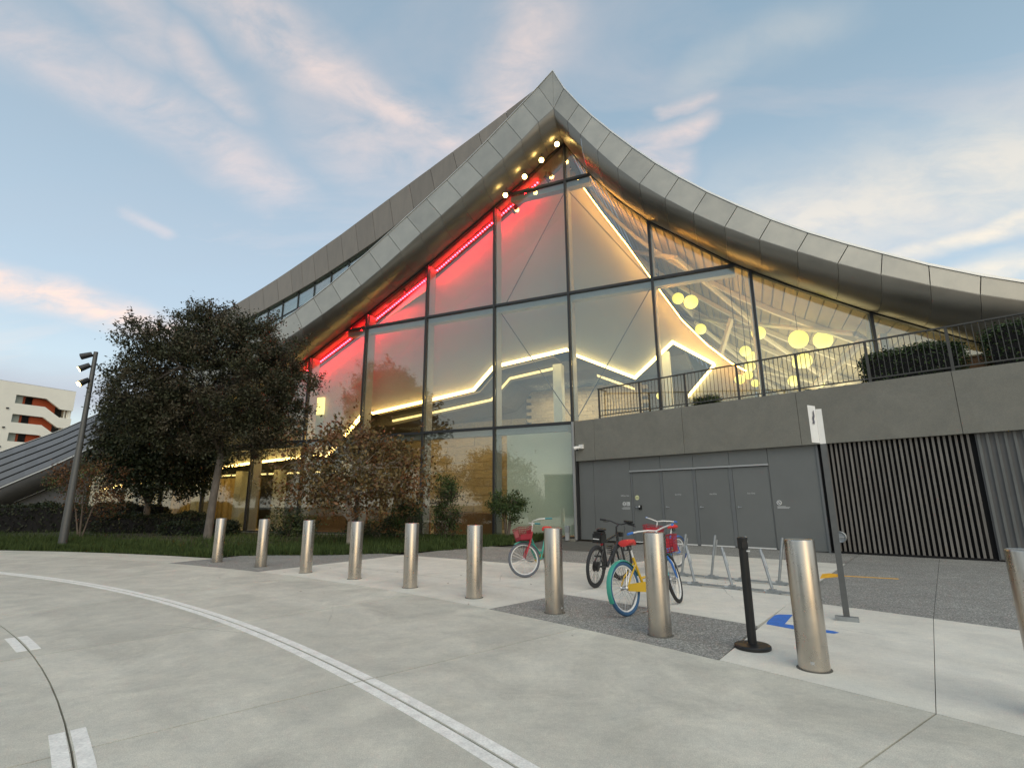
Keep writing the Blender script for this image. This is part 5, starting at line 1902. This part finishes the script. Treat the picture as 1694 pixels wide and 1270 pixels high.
def mountain(label, rear, front, steer, lean):
    t = thing('bicycle', label, 'bicycle', (0, 0, 0), 0, 'bicycles around the rack')
    wb, r = 1.10, 0.352
    sf = steer_fn(wb - 0.14, 0.72, R(19), steer)
    w = wheel(t, 0.0, r, 0.03, 'tyre', 'rim_black', hubm='rim_black', spoke_n=32)
    MB().lathe([(0.09, -0.03), (0.092, -0.027), (0.09, -0.024)], 20, (0, 0, r), 'y').build('brake_disc', 'rim_black', w)
    g = MB()
    for k, rr in enumerate((0.085, 0.075, 0.065, 0.055, 0.045)):
        g.lathe([(rr, 0.03 + k * 0.005), (rr, 0.033 + k * 0.005)], 18, (0, 0, r), 'y')
    g.build('sprockets', 'rim_black', w)
    wheel(t, wb, r, 0.03, 'tyre', 'rim_black', sf, hubm='rim_black', spoke_n=32)
    bb = Vector((0.44, 0, 0.31))
    hd0, hd1 = Vector((wb - 0.19, 0, 0.72)), Vector((wb - 0.23, 0, 0.84))
    st = Vector((0.26, 0, 0.80))
    b = MB()
    b.tube([hd0, bb], 0.027, 10)
    b.tube([hd1, (0.285, 0, 0.74)], 0.022, 10)
    b.tube([bb, st], 0.02, 10)
    b.tube([hd0 - Vector((-0.01, 0, 0.03)), hd1 + Vector((-0.01, 0, 0.03))], 0.028, 10)
    for y in (-0.06, 0.06):
        b.tube([bb + Vector((0, y * 0.5, 0)), (0, y, r)], 0.012, 8)
        b.tube([(0.285, y * 0.35, 0.70), (0, y, r)], 0.010, 8)
    b.build('frame', 'bk_black', t, smooth=True)
    b = MB()
    for y in (-0.065, 0.065):
        b.tube([(wb - 0.17, y, 0.66), (wb - 0.06, y, 0.45), (wb, y, r)], [0.02, 0.02, 0.014], 8)
    b.tube([(wb - 0.17, -0.065, 0.66), (wb - 0.17, 0.065, 0.66)], 0.022, 8)
    b.xform(sf).build('fork', 'bk_black', t, smooth=True)
    b = MB()
    b.tube([hd1, (wb - 0.25, 0, 0.98), (wb - 0.17, 0, 1.03)], 0.018, 8)
    b.tube([(wb - 0.25, -0.36, 1.07), (wb - 0.19, -0.17, 1.065), (wb - 0.17, -0.06, 1.03), (wb - 0.17, 0.06, 1.03), (wb - 0.19, 0.17, 1.065), (wb - 0.25, 0.36, 1.07)], 0.014, 8)
    hb = b.xform(sf).build('handlebar', 'bk_black', t, smooth=True)
    for s_ in (-1, 1):
        b = MB()
        b.tube([(wb - 0.215, s_ * 0.26, 1.068), (wb - 0.25, s_ * 0.375, 1.07)], 0.019, 8)
        b.tube([(wb - 0.20, s_ * 0.21, 1.05), (wb - 0.14, s_ * 0.27, 1.035), (wb - 0.17, s_ * 0.36, 1.03)], 0.007, 5)
        b.xform(sf).build('grip', 'dark', hb)
    b = MB()
    b.box(wb - 0.26, wb - 0.16, -0.30, -0.16, 1.085, 1.12)
    b.xform(sf).build('bell', 'dark', hb)
    b = MB()
    b.tube([st, (0.235, 0, 0.93)], 0.014, 8)
    b.build('seat_post', 'bk_black', t)
    b = MB()
    b.ball((0.19, 0, 0.955), 0.1, 14, 8, (1.25, 0.75, 0.32))
    b.ball((0.30, 0, 0.955), 0.06, 12, 8, (1.5, 0.55, 0.4))
    b.build('saddle', 'dark', t, smooth=True)
    b = MB()
    b.box(0.02, 0.22, -0.085, 0.085, 0.74, 0.89)
    b.box(-0.01, 0.025, -0.07, 0.07, 0.76, 0.86)
    b.box(0.04, 0.21, -0.075, 0.075, 0.895, 0.93)
    bag = b.build('saddle_bag', 'dark', t)
    b = MB()
    b.box(-0.0145, -0.0105, -0.06, 0.06, 0.80, 0.815)
    b.build('reflective_strip', 'text', bag)
    b = MB()
    b.tube([(0.23, 0, 0.72), (0.20, 0, 0.70)], 0.022, 8)
    b.build('tail_light', 'bk_red', t)
    b = MB()
    b.lathe([(0.095, -0.06), (0.095, -0.055)], 24, (0.44, 0, 0.31), 'y')
    b.tube([(0.44, -0.08, 0.31), (0.50, -0.10, 0.15)], 0.012, 6)
    b.tube([(0.44, 0.08, 0.31), (0.38, 0.10, 0.47)], 0.012, 6)
    b.box(0.46, 0.56, -0.20, -0.105, 0.135, 0.16)
    b.box(0.33, 0.43, 0.105, 0.20, 0.465, 0.49)
    b.build('crank', 'bk_black', t)
    b = MB()
    P = []
    for k in range(60):
        a = k * 0.52
        P.append((0.62 + 0.06 * math.cos(a), 0.03 + 0.05 * math.sin(a), 0.50 + k * 0.0028))
    b.tube(P, 0.008, 5)
    b.build('coil_lock', 'dark', t)
    b = MB()
    b.box(wb - 0.15, wb - 0.06, -0.03, 0.05, 0.80, 0.88)
    b.xform(sf).build('headlight', 'dark', t)
    b = MB()
    b.tube([(wb - 0.19, -0.12, 1.05), (wb - 0.05, -0.06, 0.95), (wb - 0.10, -0.05, 0.75), (wb - 0.10, -0.06, 0.5)], 0.004, 4)
    b.xform(sf).build('brake_cable', 'dark', t)
    place_bike(t, rear, front, lean)
    return t


mountain('black bicycle with wide bars and a saddle bag seen from behind', (1.42, 9.56), (2.02, 10.42), R(-10), R(3))

# ================================================================== TREES, SHRUBS, GRASS


def leaf_mesh(name, centres, size, mats, midx=None, rng=RNG, aspect=0.5, droop=0.0):
    n = len(centres)
    d = rng.normal(size=(n, 3))
    d[:, 2] -= droop
    d /= np.linalg.norm(d, axis=1)[:, None]
    a = rng.normal(size=(n, 3))
    w = np.cross(d, a)
    w /= np.linalg.norm(w, axis=1)[:, None]
    nn = np.cross(d, w)
    L = (size * rng.uniform(0.6, 1.35, n))[:, None]
    W = L * aspect * 0.5
    c = np.asarray(centres)
    V = np.empty((n, 4, 3))
    V[:, 0] = c - d * L * 0.5
    V[:, 1] = c + w * W + nn * L * 0.06
    V[:, 2] = c + d * L * 0.5
    V[:, 3] = c - w * W + nn * L * 0.06
    me = bpy.data.meshes.new(name)
    me.vertices.add(4 * n)
    me.loops.add(4 * n)
    me.polygons.add(n)
    me.vertices.foreach_set('co', V.reshape(-1))
    me.loops.foreach_set('vertex_index', np.arange(4 * n, dtype=np.int32))
    me.polygons.foreach_set('loop_start', np.arange(0, 4 * n, 4, dtype=np.int32))
    me.polygons.foreach_set('loop_total', np.full(n, 4, dtype=np.int32))
    for m in mats:
        me.materials.append(MT[m])
    if midx is not None:
        me.polygons.foreach_set('material_index', np.asarray(midx, dtype=np.int32))
    me.update()
    me.validate()
    return me


def in_lobes(lobes, n, rng, shell=0.55):
    vol = np.array([l[3] * l[4] * l[5] for l in lobes])
    k = rng.choice(len(lobes), n, p=vol ** 0.8 / (vol ** 0.8).sum())
    L = np.array(lobes)[k]
    d = rng.normal(size=(n, 3))
    d /= np.linalg.norm(d, axis=1)[:, None]
    rr = rng.uniform(0, 1, n) ** (1 / 3)
    rr = np.where(rng.uniform(size=n) < shell, rng.uniform(0.75, 1.04, n), rr)
    return L[:, :3] + d * L[:, 3:6] * rr[:, None], d


def tree(name, label, cat, base, lobes, fork_z, tr, nclus, per, leaf, mats, bark, seed, sig=0.26, limbs=34, trunk_lean=(0, 0), aspect=0.5, group=None, stems=1, trunk_top=None, spray=0.0, shell=0.55, twigs=True):
    rng = np.random.default_rng(seed)
    vr = math.atan2(-base[0], base[1])      # local x runs to the right as seen from the plaza
    t = thing(name, label, cat, (base[0], base[1], base[2] if len(base) > 2 else 0.03), vr, group)
    C, D = in_lobes(lobes, nclus, rng, shell)
    ctr = np.average([l[:3] for l in lobes], axis=0, weights=[l[3] * l[4] * l[5] for l in lobes])
    # leaves
    n = nclus * per
    ci = np.repeat(np.arange(nclus), per)
    S = sig * rng.uniform(0.55, 1.3, nclus)
    P = C[ci] + rng.normal(size=(n, 3)) * S[ci][:, None] * np.array([1, 1, 0.8])
    if spray > 0:      # shoots that stand out of the outline
        k = rng.choice(nclus, int(nclus * 0.30), replace=False)
        k = [q for q in k if D[q][2] > -0.2]
        extra = []
        for q in k:
            dirv = D[q] * 0.6 + np.array([rng.normal() * .3, rng.normal() * .3, 0.75])
            dirv /= np.linalg.norm(dirv)
            m = int(per * 0.35)
            s_ = rng.uniform(0, spray * rng.uniform(0.6, 1.3), m)
            extra.append(C[q] + dirv * s_[:, None] + rng.normal(size=(m, 3)) * 0.05)
        P = np.concatenate([P] + extra)
    mi = (rng.uniform(size=nclus) < 0.35).astype(int)
    mid = np.zeros(len(P), int)
    if len(mats) > 1:
        mid[:n] = mi[ci]
        mid[n:] = rng.integers(0, 2, len(P) - n)
    P[:, 2] = np.maximum(P[:, 2], 0.06)
    me = leaf_mesh('crown', P, leaf, mats, mid if len(mats) > 1 else None, rng, aspect)
    # trunk and limbs
    b = MB()
    if stems == 1:
        tt = trunk_top or (trunk_lean[0], trunk_lean[1], fork_z)
        b.tube([(0, 0, -0.05), (0.01, 0, 0.12), (tt[0] * 0.35, tt[1] * 0.4, fork_z * 0.45), tt], [tr * 1.45, tr * 1.1, tr * 0.95, tr * 0.85], 12)
        b.build('trunk', bark, t, smooth=True)
        b = MB()
        forks = [Vector(tt)]
        for k in range(3):
            q = Vector(ctr) + Vector((rng.normal() * lobes[0][3] * 0.4, rng.normal() * lobes[0][4] * 0.4, rng.uniform(-0.1, 0.35) * lobes[0][5]))
            mid_ = Vector(tt).lerp(q, 0.5) + Vector((rng.normal() * .15, rng.normal() * .15, 0.1))
            b.tube([tt, mid_, q], [tr * 0.7, tr * 0.5, tr * 0.3], 8)
            forks += [mid_, q]
    else:
        forks = []
        for k in range(stems):
            a = 2 * math.pi * k / stems + rng.uniform(-.3, .3)
            q = Vector(ctr) + Vector((math.cos(a) * lobes[0][3] * 0.45, math.sin(a) * lobes[0][4] * 0.45, rng.uniform(-0.2, 0.2)))
            mid_ = Vector((q.x * 0.45, q.y * 0.45, q.z * 0.5))
            b.tube([(0.03 * math.cos(a), 0.03 * math.sin(a), -0.05), mid_, q], [tr, tr * 0.7, tr * 0.4], 7)
            forks += [mid_, q]
    ends = rng.choice(nclus, min(limbs, nclus), replace=False)
    nodes = []
    for e in ends:
        q = Vector(C[e]) * 0.84 + Vector(ctr) * 0.16
        f = min(forks, key=lambda p: (p - q).length)
        m_ = f.lerp(q, 0.5) + Vector((rng.normal() * .12, rng.normal() * .12, rng.normal() * .10))
        b.tube([f, m_, q], [tr * 0.22, tr * 0.15, tr * 0.06], 5)
        nodes += [m_, q]
    if twigs:
        for c_ in C[: min(nclus, 260)]:
            q = Vector(c_)
            f = min(nodes, key=lambda p: (p - q).length)
            if 0.05 < (f - q).length < 2.2:
                b.tube([f, f.lerp(q, 0.5) + Vector((0, 0, rng.normal() * .05)), q], [tr * 0.09, tr * 0.06, tr * 0.035], 4, cap=False)
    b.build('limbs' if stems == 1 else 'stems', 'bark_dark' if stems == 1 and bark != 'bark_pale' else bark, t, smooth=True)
    o = bpy.data.objects.new('crown', me)
    COL.objects.link(o)
    o.parent = t
    return t


# big evergreen oak on the left: lobes (x right, y away, z up, radii)
tree('oak_tree', 'large dark evergreen tree in front of the left end of the glass', 'tree', (-12.34, 22.0),
     [(-0.1, 0, 6.8, 2.9, 2.6, 2.6), (-2.7, 0, 7.5, 1.4, 1.6, 1.4), (1.4, 0.2, 8.3, 1.4, 1.6, 1.5), (-0.7, 0, 8.6, 1.5, 1.7, 1.3), (2.6, 0, 6.4, 1.1, 1.4, 1.7),
      (-2.8, 0.5, 5.8, 1.6, 1.9, 1.6), (1.8, -0.2, 4.8, 1.6, 1.6, 1.2), (0.7, -0.6, 4.2, 1.3, 1.3, 1.0), (-3.1, 0.2, 4.7, 1.3, 1.4, 1.1), (-1.4, 0.2, 4.5, 1.6, 1.6, 1.2)],
     3.5, 0.15, 760, 120, 0.125, ['oak', 'oak2'], 'bark_mid', 3, sig=0.22, limbs=60, trunk_top=(0.15, 0.1, 3.5), spray=0.9, aspect=0.42)
tree('tree', 'dark rounded tree behind the lamp post, left of the large evergreen', 'tree', (-18.45, 27.2),
     [(0.3, 0, 4.6, 2.6, 2.4, 2.1), (-0.9, 0, 5.4, 1.4, 1.6, 1.4), (1.4, 0, 3.6, 2.0, 2.0, 1.5), (0.5, 0, 6.2, 1.5, 1.5, 1.1), (-1.5, 0, 3.9, 1.2, 1.4, 1.2), (0.3, 0, 2.75, 2.2, 2.0, 1.1)],
     1.5, 0.16, 520, 90, 0.16, ['dkleaf', 'oak'], 'bark', 5, sig=0.30, limbs=46, spray=0.4)
tree('crab_apple_tree', 'small spreading tree with russet and green leaves in front of the glass', 'tree', (-5.56, 18.5),
     [(0.1, 0, 2.75, 2.1, 1.7, 1.35), (-1.5, 0, 2.3, 1.25, 1.2, 1.0), (1.5, 0, 2.2, 1.2, 1.2, 1.0), (0.0, 0, 3.6, 1.2, 1.1, 0.75), (0.6, -0.3, 1.7, 1.5, 1.2, 0.7)],
     0.85, 0.085, 270, 32, 0.125, ['oliveleaf', 'redleaf'], 'bark_pale', 8, sig=0.24, limbs=70, aspect=0.6, spray=0.9, shell=0.4)
tree('russet_shrub', 'thin reddish shrub beside the lamp post at the far left', 'shrub', (-18.2, 22.9),
     [(0, 0, 2.6, 1.3, 1.0, 0.7), (-0.7, 0, 2.2, 0.8, 0.8, 0.6), (0.4, 0, 1.5, 0.9, 0.8, 0.6)], 0.6, 0.035, 90, 44, 0.09, ['redleaf', 'grnleaf'], 'bark', 13, sig=0.2, limbs=26, stems=4, spray=0.4)
tree('climbing_shrub', 'tall narrow leafy shrub against the glass between two bollards', 'shrub', (-2.62, 21.0),
     [(0, 0, 1.3, 0.55, 0.4, 0.95), (0.05, 0, 1.95, 0.40, 0.35, 0.55), (0.05, 0, 0.55, 0.45, 0.4, 0.45)], 0.4, 0.035, 110, 44, 0.085, ['shrub', 'oak2'], 'bark', 21, sig=0.13, limbs=24, stems=4)
tree('leafy_shrub', 'round leafy shrub with bare lower stems just left of the red basket', 'shrub', (-0.22, 21.35),
     [(0, 0, 1.42, 0.68, 0.55, 0.45), (-0.35, 0, 1.3, 0.4, 0.4, 0.35), (0.35, 0, 1.1, 0.4, 0.4, 0.45)], 0.4, 0.04, 90, 46, 0.085, ['shrub', 'grnleaf'], 'bark', 23, sig=0.13, limbs=26, stems=6)
tree('low_shrub', 'low green shrub right of the russet tree at the foot of the glass', 'shrub', (-4.0, 20.4),
     [(0, 0, 0.9, 0.45, 0.4, 0.7), (0.1, 0, 1.3, 0.35, 0.3, 0.35)], 0.3, 0.03, 70, 40, 0.09, ['shrub', 'dkleaf'], 'bark', 25, sig=0.14, limbs=18, stems=4)
tree('low_shrub', 'dark low shrub left of the russet tree by the glass foot', 'shrub', (-9.4, 22.6),
     [(0, 0, 0.7, 0.7, 0.5, 0.55), (0.6, 0, 0.5, 0.5, 0.4, 0.4)], 0.3, 0.03, 70, 36, 0.10, ['dkleaf', 'grnleaf'], 'bark', 27, sig=0.18, limbs=18, stems=4)
tree('low_shrub', 'small dark shrub between the russet tree and the climbing shrub', 'shrub', (-5.0, 20.7),
     [(0, 0, 0.55, 0.55, 0.4, 0.45), (-0.9, 0, 0.4, 0.5, 0.4, 0.35)], 0.3, 0.03, 60, 36, 0.09, ['dkleaf', 'shrub'], 'bark', 29, sig=0.15, limbs=18, stems=4)


def hedge(label, base, rz, w, d, h, n, leaf, mats, seed, bump=0.12, cat='hedge', name='hedge'):
    rng = np.random.default_rng(seed)
    t = thing(name, label, cat, base, rz)
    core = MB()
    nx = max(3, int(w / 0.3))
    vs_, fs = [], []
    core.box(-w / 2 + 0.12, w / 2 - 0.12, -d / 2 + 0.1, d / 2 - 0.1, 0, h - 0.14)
    core.build('dark_core', 'black', t)  # black inner box added so the foliage looks opaque
    q = rng.uniform(-1, 1, (n, 3))
    ax = rng.choice([0, 1, 2, 2], n)
    for i in range(3):
        s_ = ax == i
        q[s_, i] = np.where(i == 2, 1, np.sign(q[s_, i])) * rng.uniform(0.80, 1.04, s_.sum())
    P = q * np.array([w / 2, d / 2, h / 2]) + np.array([0, 0, h / 2])
    top = h * (1 + bump * (np.sin(P[:, 0] * 2.1 + seed) * 0.5 + np.sin(P[:, 0] * 5.3) * 0.3))
    # rounded shoulders
    e = np.clip((np.abs(q[:, 0]) - 0.75) / 0.25, 0, 1) ** 2 + np.clip((np.abs(q[:, 1]) - 0.5) / 0.5, 0, 1) ** 2
    P[:, 2] = P[:, 2] / h * top * (1 - 0.16 * e)
    P[:, 2] = np.maximum(P[:, 2], 0.04)
    P += rng.normal(size=P.shape) * 0.05
    P[:, 2] = np.maximum(P[:, 2], 0.05)
    me = leaf_mesh('foliage', P, leaf, mats, rng.integers(0, len(mats), n), rng, 0.6)
    o = bpy.data.objects.new('foliage', me)
    COL.objects.link(o)
    o.parent = t
    return t


hedge('dark clipped hedge behind the lamp post at the far left', (-23.6, 28.6, 0.03), R(25), 9.0, 1.5, 1.45, 9000, 0.13, ['dkleaf', 'oak'], 41)
hedge('low dark hedge between the lamp post and the dark rounded tree', (-18.0, 27.3, 0.03), R(10), 5.0, 1.3, 0.95, 6000, 0.12, ['dkleaf', 'oak'], 42)
hedge('low dark hedge left of the large evergreen trunk', (-14.2, 24.6, 0.03), R(-15), 3.6, 1.0, 0.62, 4500, 0.11, ['dkleaf', 'dkleaf'], 43)
hedge('dark bushy hedge at the extreme left edge of the planting', (-29.5, 27.6, 0.03), R(30), 5.0, 1.6, 1.25, 5000, 0.13, ['dkleaf', 'grnleaf'], 44)
hedge('dark clipped hedge behind the terrace railing, right of the globes', tw(11.15, 1.15, 4.66), TROT, 2.35, 1.0, 1.0, 6500, 0.075, ['shrub', 'dkleaf'], 45, 0.06)
hedge('taller dark hedge at the right end of the terrace railing', tw(14.6, 1.1, 4.66), TROT, 3.7, 1.0, 1.22, 8000, 0.075, ['dkleaf', 'shrub'], 46, 0.04)
hedge('small rounded green bush on the terrace behind the railing bars', tw(5.35, 0.55, 4.56), TROT, 0.8, 0.5, 0.42, 1600, 0.06, ['shrub', 'grnleaf'], 47, 0.1, 'bush', 'bush')
t = thing('terrace_planter', 'brown planter box between the two terrace hedges', 'planter', tw(12.6, 1.3, 4.55), TROT)
mb = MB()
mb.box(-0.55, 0.75, -0.25, 0.25, 0.0, 0.62)
mb.build('box', 'planter', t)
mb = MB()
mb.box(-0.6, 0.8, -0.3, 0.3, 0.62, 0.66)
mb.build('rim', 'wood', t)

# indoor palms seen behind the railing
for k, (u, y, h, lab) in enumerate(((5.2, 1.3, 1.25, 'indoor palm behind the railing left of the third mullion'), (6.1, 2.2, 1.45, 'tallest indoor palm just left of the third mullion'),
                                    (8.1, 1.6, 1.35, 'indoor palm just right of the third mullion'), (9.9, 2.4, 1.45, 'indoor palm in front of the low right globes'), (4.2, 1.9, 0.9, 'low indoor plant beside the second mullion'))):
    t = thing('indoor_palm', lab, 'plant', bw(u, y, 4.52), BROT, 'indoor palms behind the terrace glass')
    mb = MB()
    rng_ = random.Random(60 + k)
    for j in range(15):
        a = rng_.uniform(0, 6.28)
        l = h * rng_.uniform(0.6, 1.0)
        e = rng_.uniform(0.5, 1.2)
        prev = None
        for q in range(9):
            f = q / 8
            x = math.cos(a) * l * 0.75 * f * math.cos(e * 0.6)
            y_ = math.sin(a) * l * 0.75 * f * math.cos(e * 0.6)
            z = l * (math.sin(e) * f * 1.1 - 0.45 * f * f) + 0.25
            p = Vector((x, y_, z))
            if prev is not None:
                d_ = (p - prev).normalized()
                s1 = d_.cross(Vector((0, 0, 1)))
                if s1.length < 1e-3:
                    s1 = Vector((1, 0, 0))
                s1.normalize()
                w = 0.22 * l * (1 - abs(f - 0.45)) * 0.8
                for sg in (-1, 1):
                    mb.add([prev, p, p + s1 * sg * w + d_ * 0.06 - Vector((0, 0, 0.03)), prev + d_ * 0.03 + s1 * sg * w * 0.9], [(0, 1, 2, 3)])
            prev = p
    mb.build('fronds', 'palm', t)
    mb = MB()
    mb.tube([(0, 0, 0.0), (0, 0, 0.3)], [0.16, 0.20], 14)
    mb.build('pot', 'column', t)

# grass: blades over the front of the planting bed
rng = np.random.default_rng(99)
E0, E1 = np.array(bed_edge), np.array(bed_back)
seg = np.linalg.norm(E0[1:] - E0[:-1], axis=1)
NG = 150000
cum = np.concatenate([[0], np.cumsum(seg)])
sx = rng.uniform(0, cum[-1], NG)
i = np.clip(np.searchsorted(cum, sx) - 1, 0, len(seg) - 1)
f = ((sx - cum[i]) / seg[i])[:, None]
A = E0[i] * (1 - f) + E0[i + 1] * f
Bk = E1[i] * (1 - f) + E1[i + 1] * f
dist = np.linalg.norm(Bk - A, axis=1)
tt_ = np.clip(rng.exponential(3.8, NG) - 0.05, -0.05, None)
tt_ = np.minimum(tt_ / np.maximum(dist, 0.5), rng.uniform(0, 0.97, NG))
G = A + (Bk - A) * tt_[:, None]
tuft = 0.65 + 0.35 * np.sin(G[:, 0] * 1.9 + np.sin(G[:, 1] * 2.3) * 2) * np.sin(G[:, 1] * 2.7 + G[:, 0])
H = rng.uniform(0.09, 0.30, NG) * tuft
zb = 0.02 + 0.10 * np.sin(np.pi * np.clip(tt_, 0, 1))
an = rng.uniform(0, 2 * np.pi, NG)
ln = rng.uniform(0.1, 0.9, NG) * H
wd = rng.uniform(0.006, 0.014, NG)
V = np.zeros((NG, 3, 3))
V[:, 0, 0] = G[:, 0] - np.sin(an) * wd
V[:, 0, 1] = G[:, 1] + np.cos(an) * wd
V[:, 1, 0] = G[:, 0] + np.sin(an) * wd
V[:, 1, 1] = G[:, 1] - np.cos(an) * wd
V[:, 0, 2] = V[:, 1, 2] = zb - 0.02
V[:, 2, 0] = G[:, 0] + np.cos(an) * ln
V[:, 2, 1] = G[:, 1] + np.sin(an) * ln
V[:, 2, 2] = zb + H
me = bpy.data.meshes.new('grass')
me.vertices.add(3 * NG)
me.loops.add(3 * NG)
me.polygons.add(NG)
me.vertices.foreach_set('co', V.reshape(-1))
me.loops.foreach_set('vertex_index', np.arange(3 * NG, dtype=np.int32))
me.polygons.foreach_set('loop_start', np.arange(0, 3 * NG, 3, dtype=np.int32))
me.polygons.foreach_set('loop_total', np.full(NG, 3, dtype=np.int32))
me.materials.append(MT['grass'])
me.update()
g = bpy.data.objects.new('grass', me)
COL.objects.link(g)
g['kind'] = 'stuff'
tag(g, 'dark green grass along the edge of the planting bed', 'grass')

# fallen leaves on the dark paving and concrete
rng = np.random.default_rng(5)
P = []
for _ in range(70):
    a, r_ = rng.uniform(41, 63), rng.uniform(32.5, 39.5)
    x, y = pol(r_, a)
    P.append((x, y, 0.008))
me = leaf_mesh('fallen_leaves', np.array(P), 0.05, ['redleaf'], None, rng, 0.6)
co = np.empty(len(me.vertices) * 3)
me.vertices.foreach_get('co', co)
co = co.reshape(-1, 3)
co[:, 2] = 0.006 + (co[:, 2] - 0.008) * 0.15 + 0.004
me.vertices.foreach_set('co', co.reshape(-1))
o = bpy.data.objects.new('fallen_leaves', me)
COL.objects.link(o)
o['kind'] = 'stuff'
tag(o, 'a few dry leaves scattered on the paving near the bollards', 'leaves')

# ================================================================== ACROSS THE STREET (seen mirrored in the glass)
for k, (p, s_, lab) in enumerate((((-28.0, 1.3), 1.0, 'street tree mirrored low in the glass above the round leafy shrub'),
                                  ((-26.4, 12.8), 1.75, 'tall street tree mirrored in the middle row of panes'),
                                  ((-30.5, 5.0), 0.9, 'street tree mirrored behind the climbing shrub'))):
    tree('street_tree', lab, 'tree', p, [(0, 0, 4.6 * s_, 2.6 * s_, 2.4 * s_, 2.3 * s_), (1.6 * s_, 0, 3.6 * s_, 1.8 * s_, 1.6 * s_, 1.5 * s_), (-1.5 * s_, 0.3, 3.9 * s_, 1.8 * s_, 1.6 * s_, 1.6 * s_), (0.2, 0, 6.0 * s_, 1.4 * s_, 1.4 * s_, 1.1 * s_)],
         1.9 * s_, 0.16 * s_, 190, 30, 0.22 * s_, ['oak', 'oak2'], 'bark', 70 + k, sig=0.34 * s_, limbs=24, twigs=False, spray=0.8)
t = thing('low_building', 'low green grey building mirrored in the last ground floor pane', 'building', (-30.0, -14.0, 0), R(-41))
mb = MB()
mb.box(-2.3, 14, -4, 6, 0, 4.6)
mb.build('wall', 'behind', t)
mb = MB()
mb.box(-2.4, 14.1, -4.1, 6.1, 4.6, 4.75)
mb.box(2.0, 6.0, -3, 3, 4.75, 5.8)
mb.build('roof', 'roof', t)
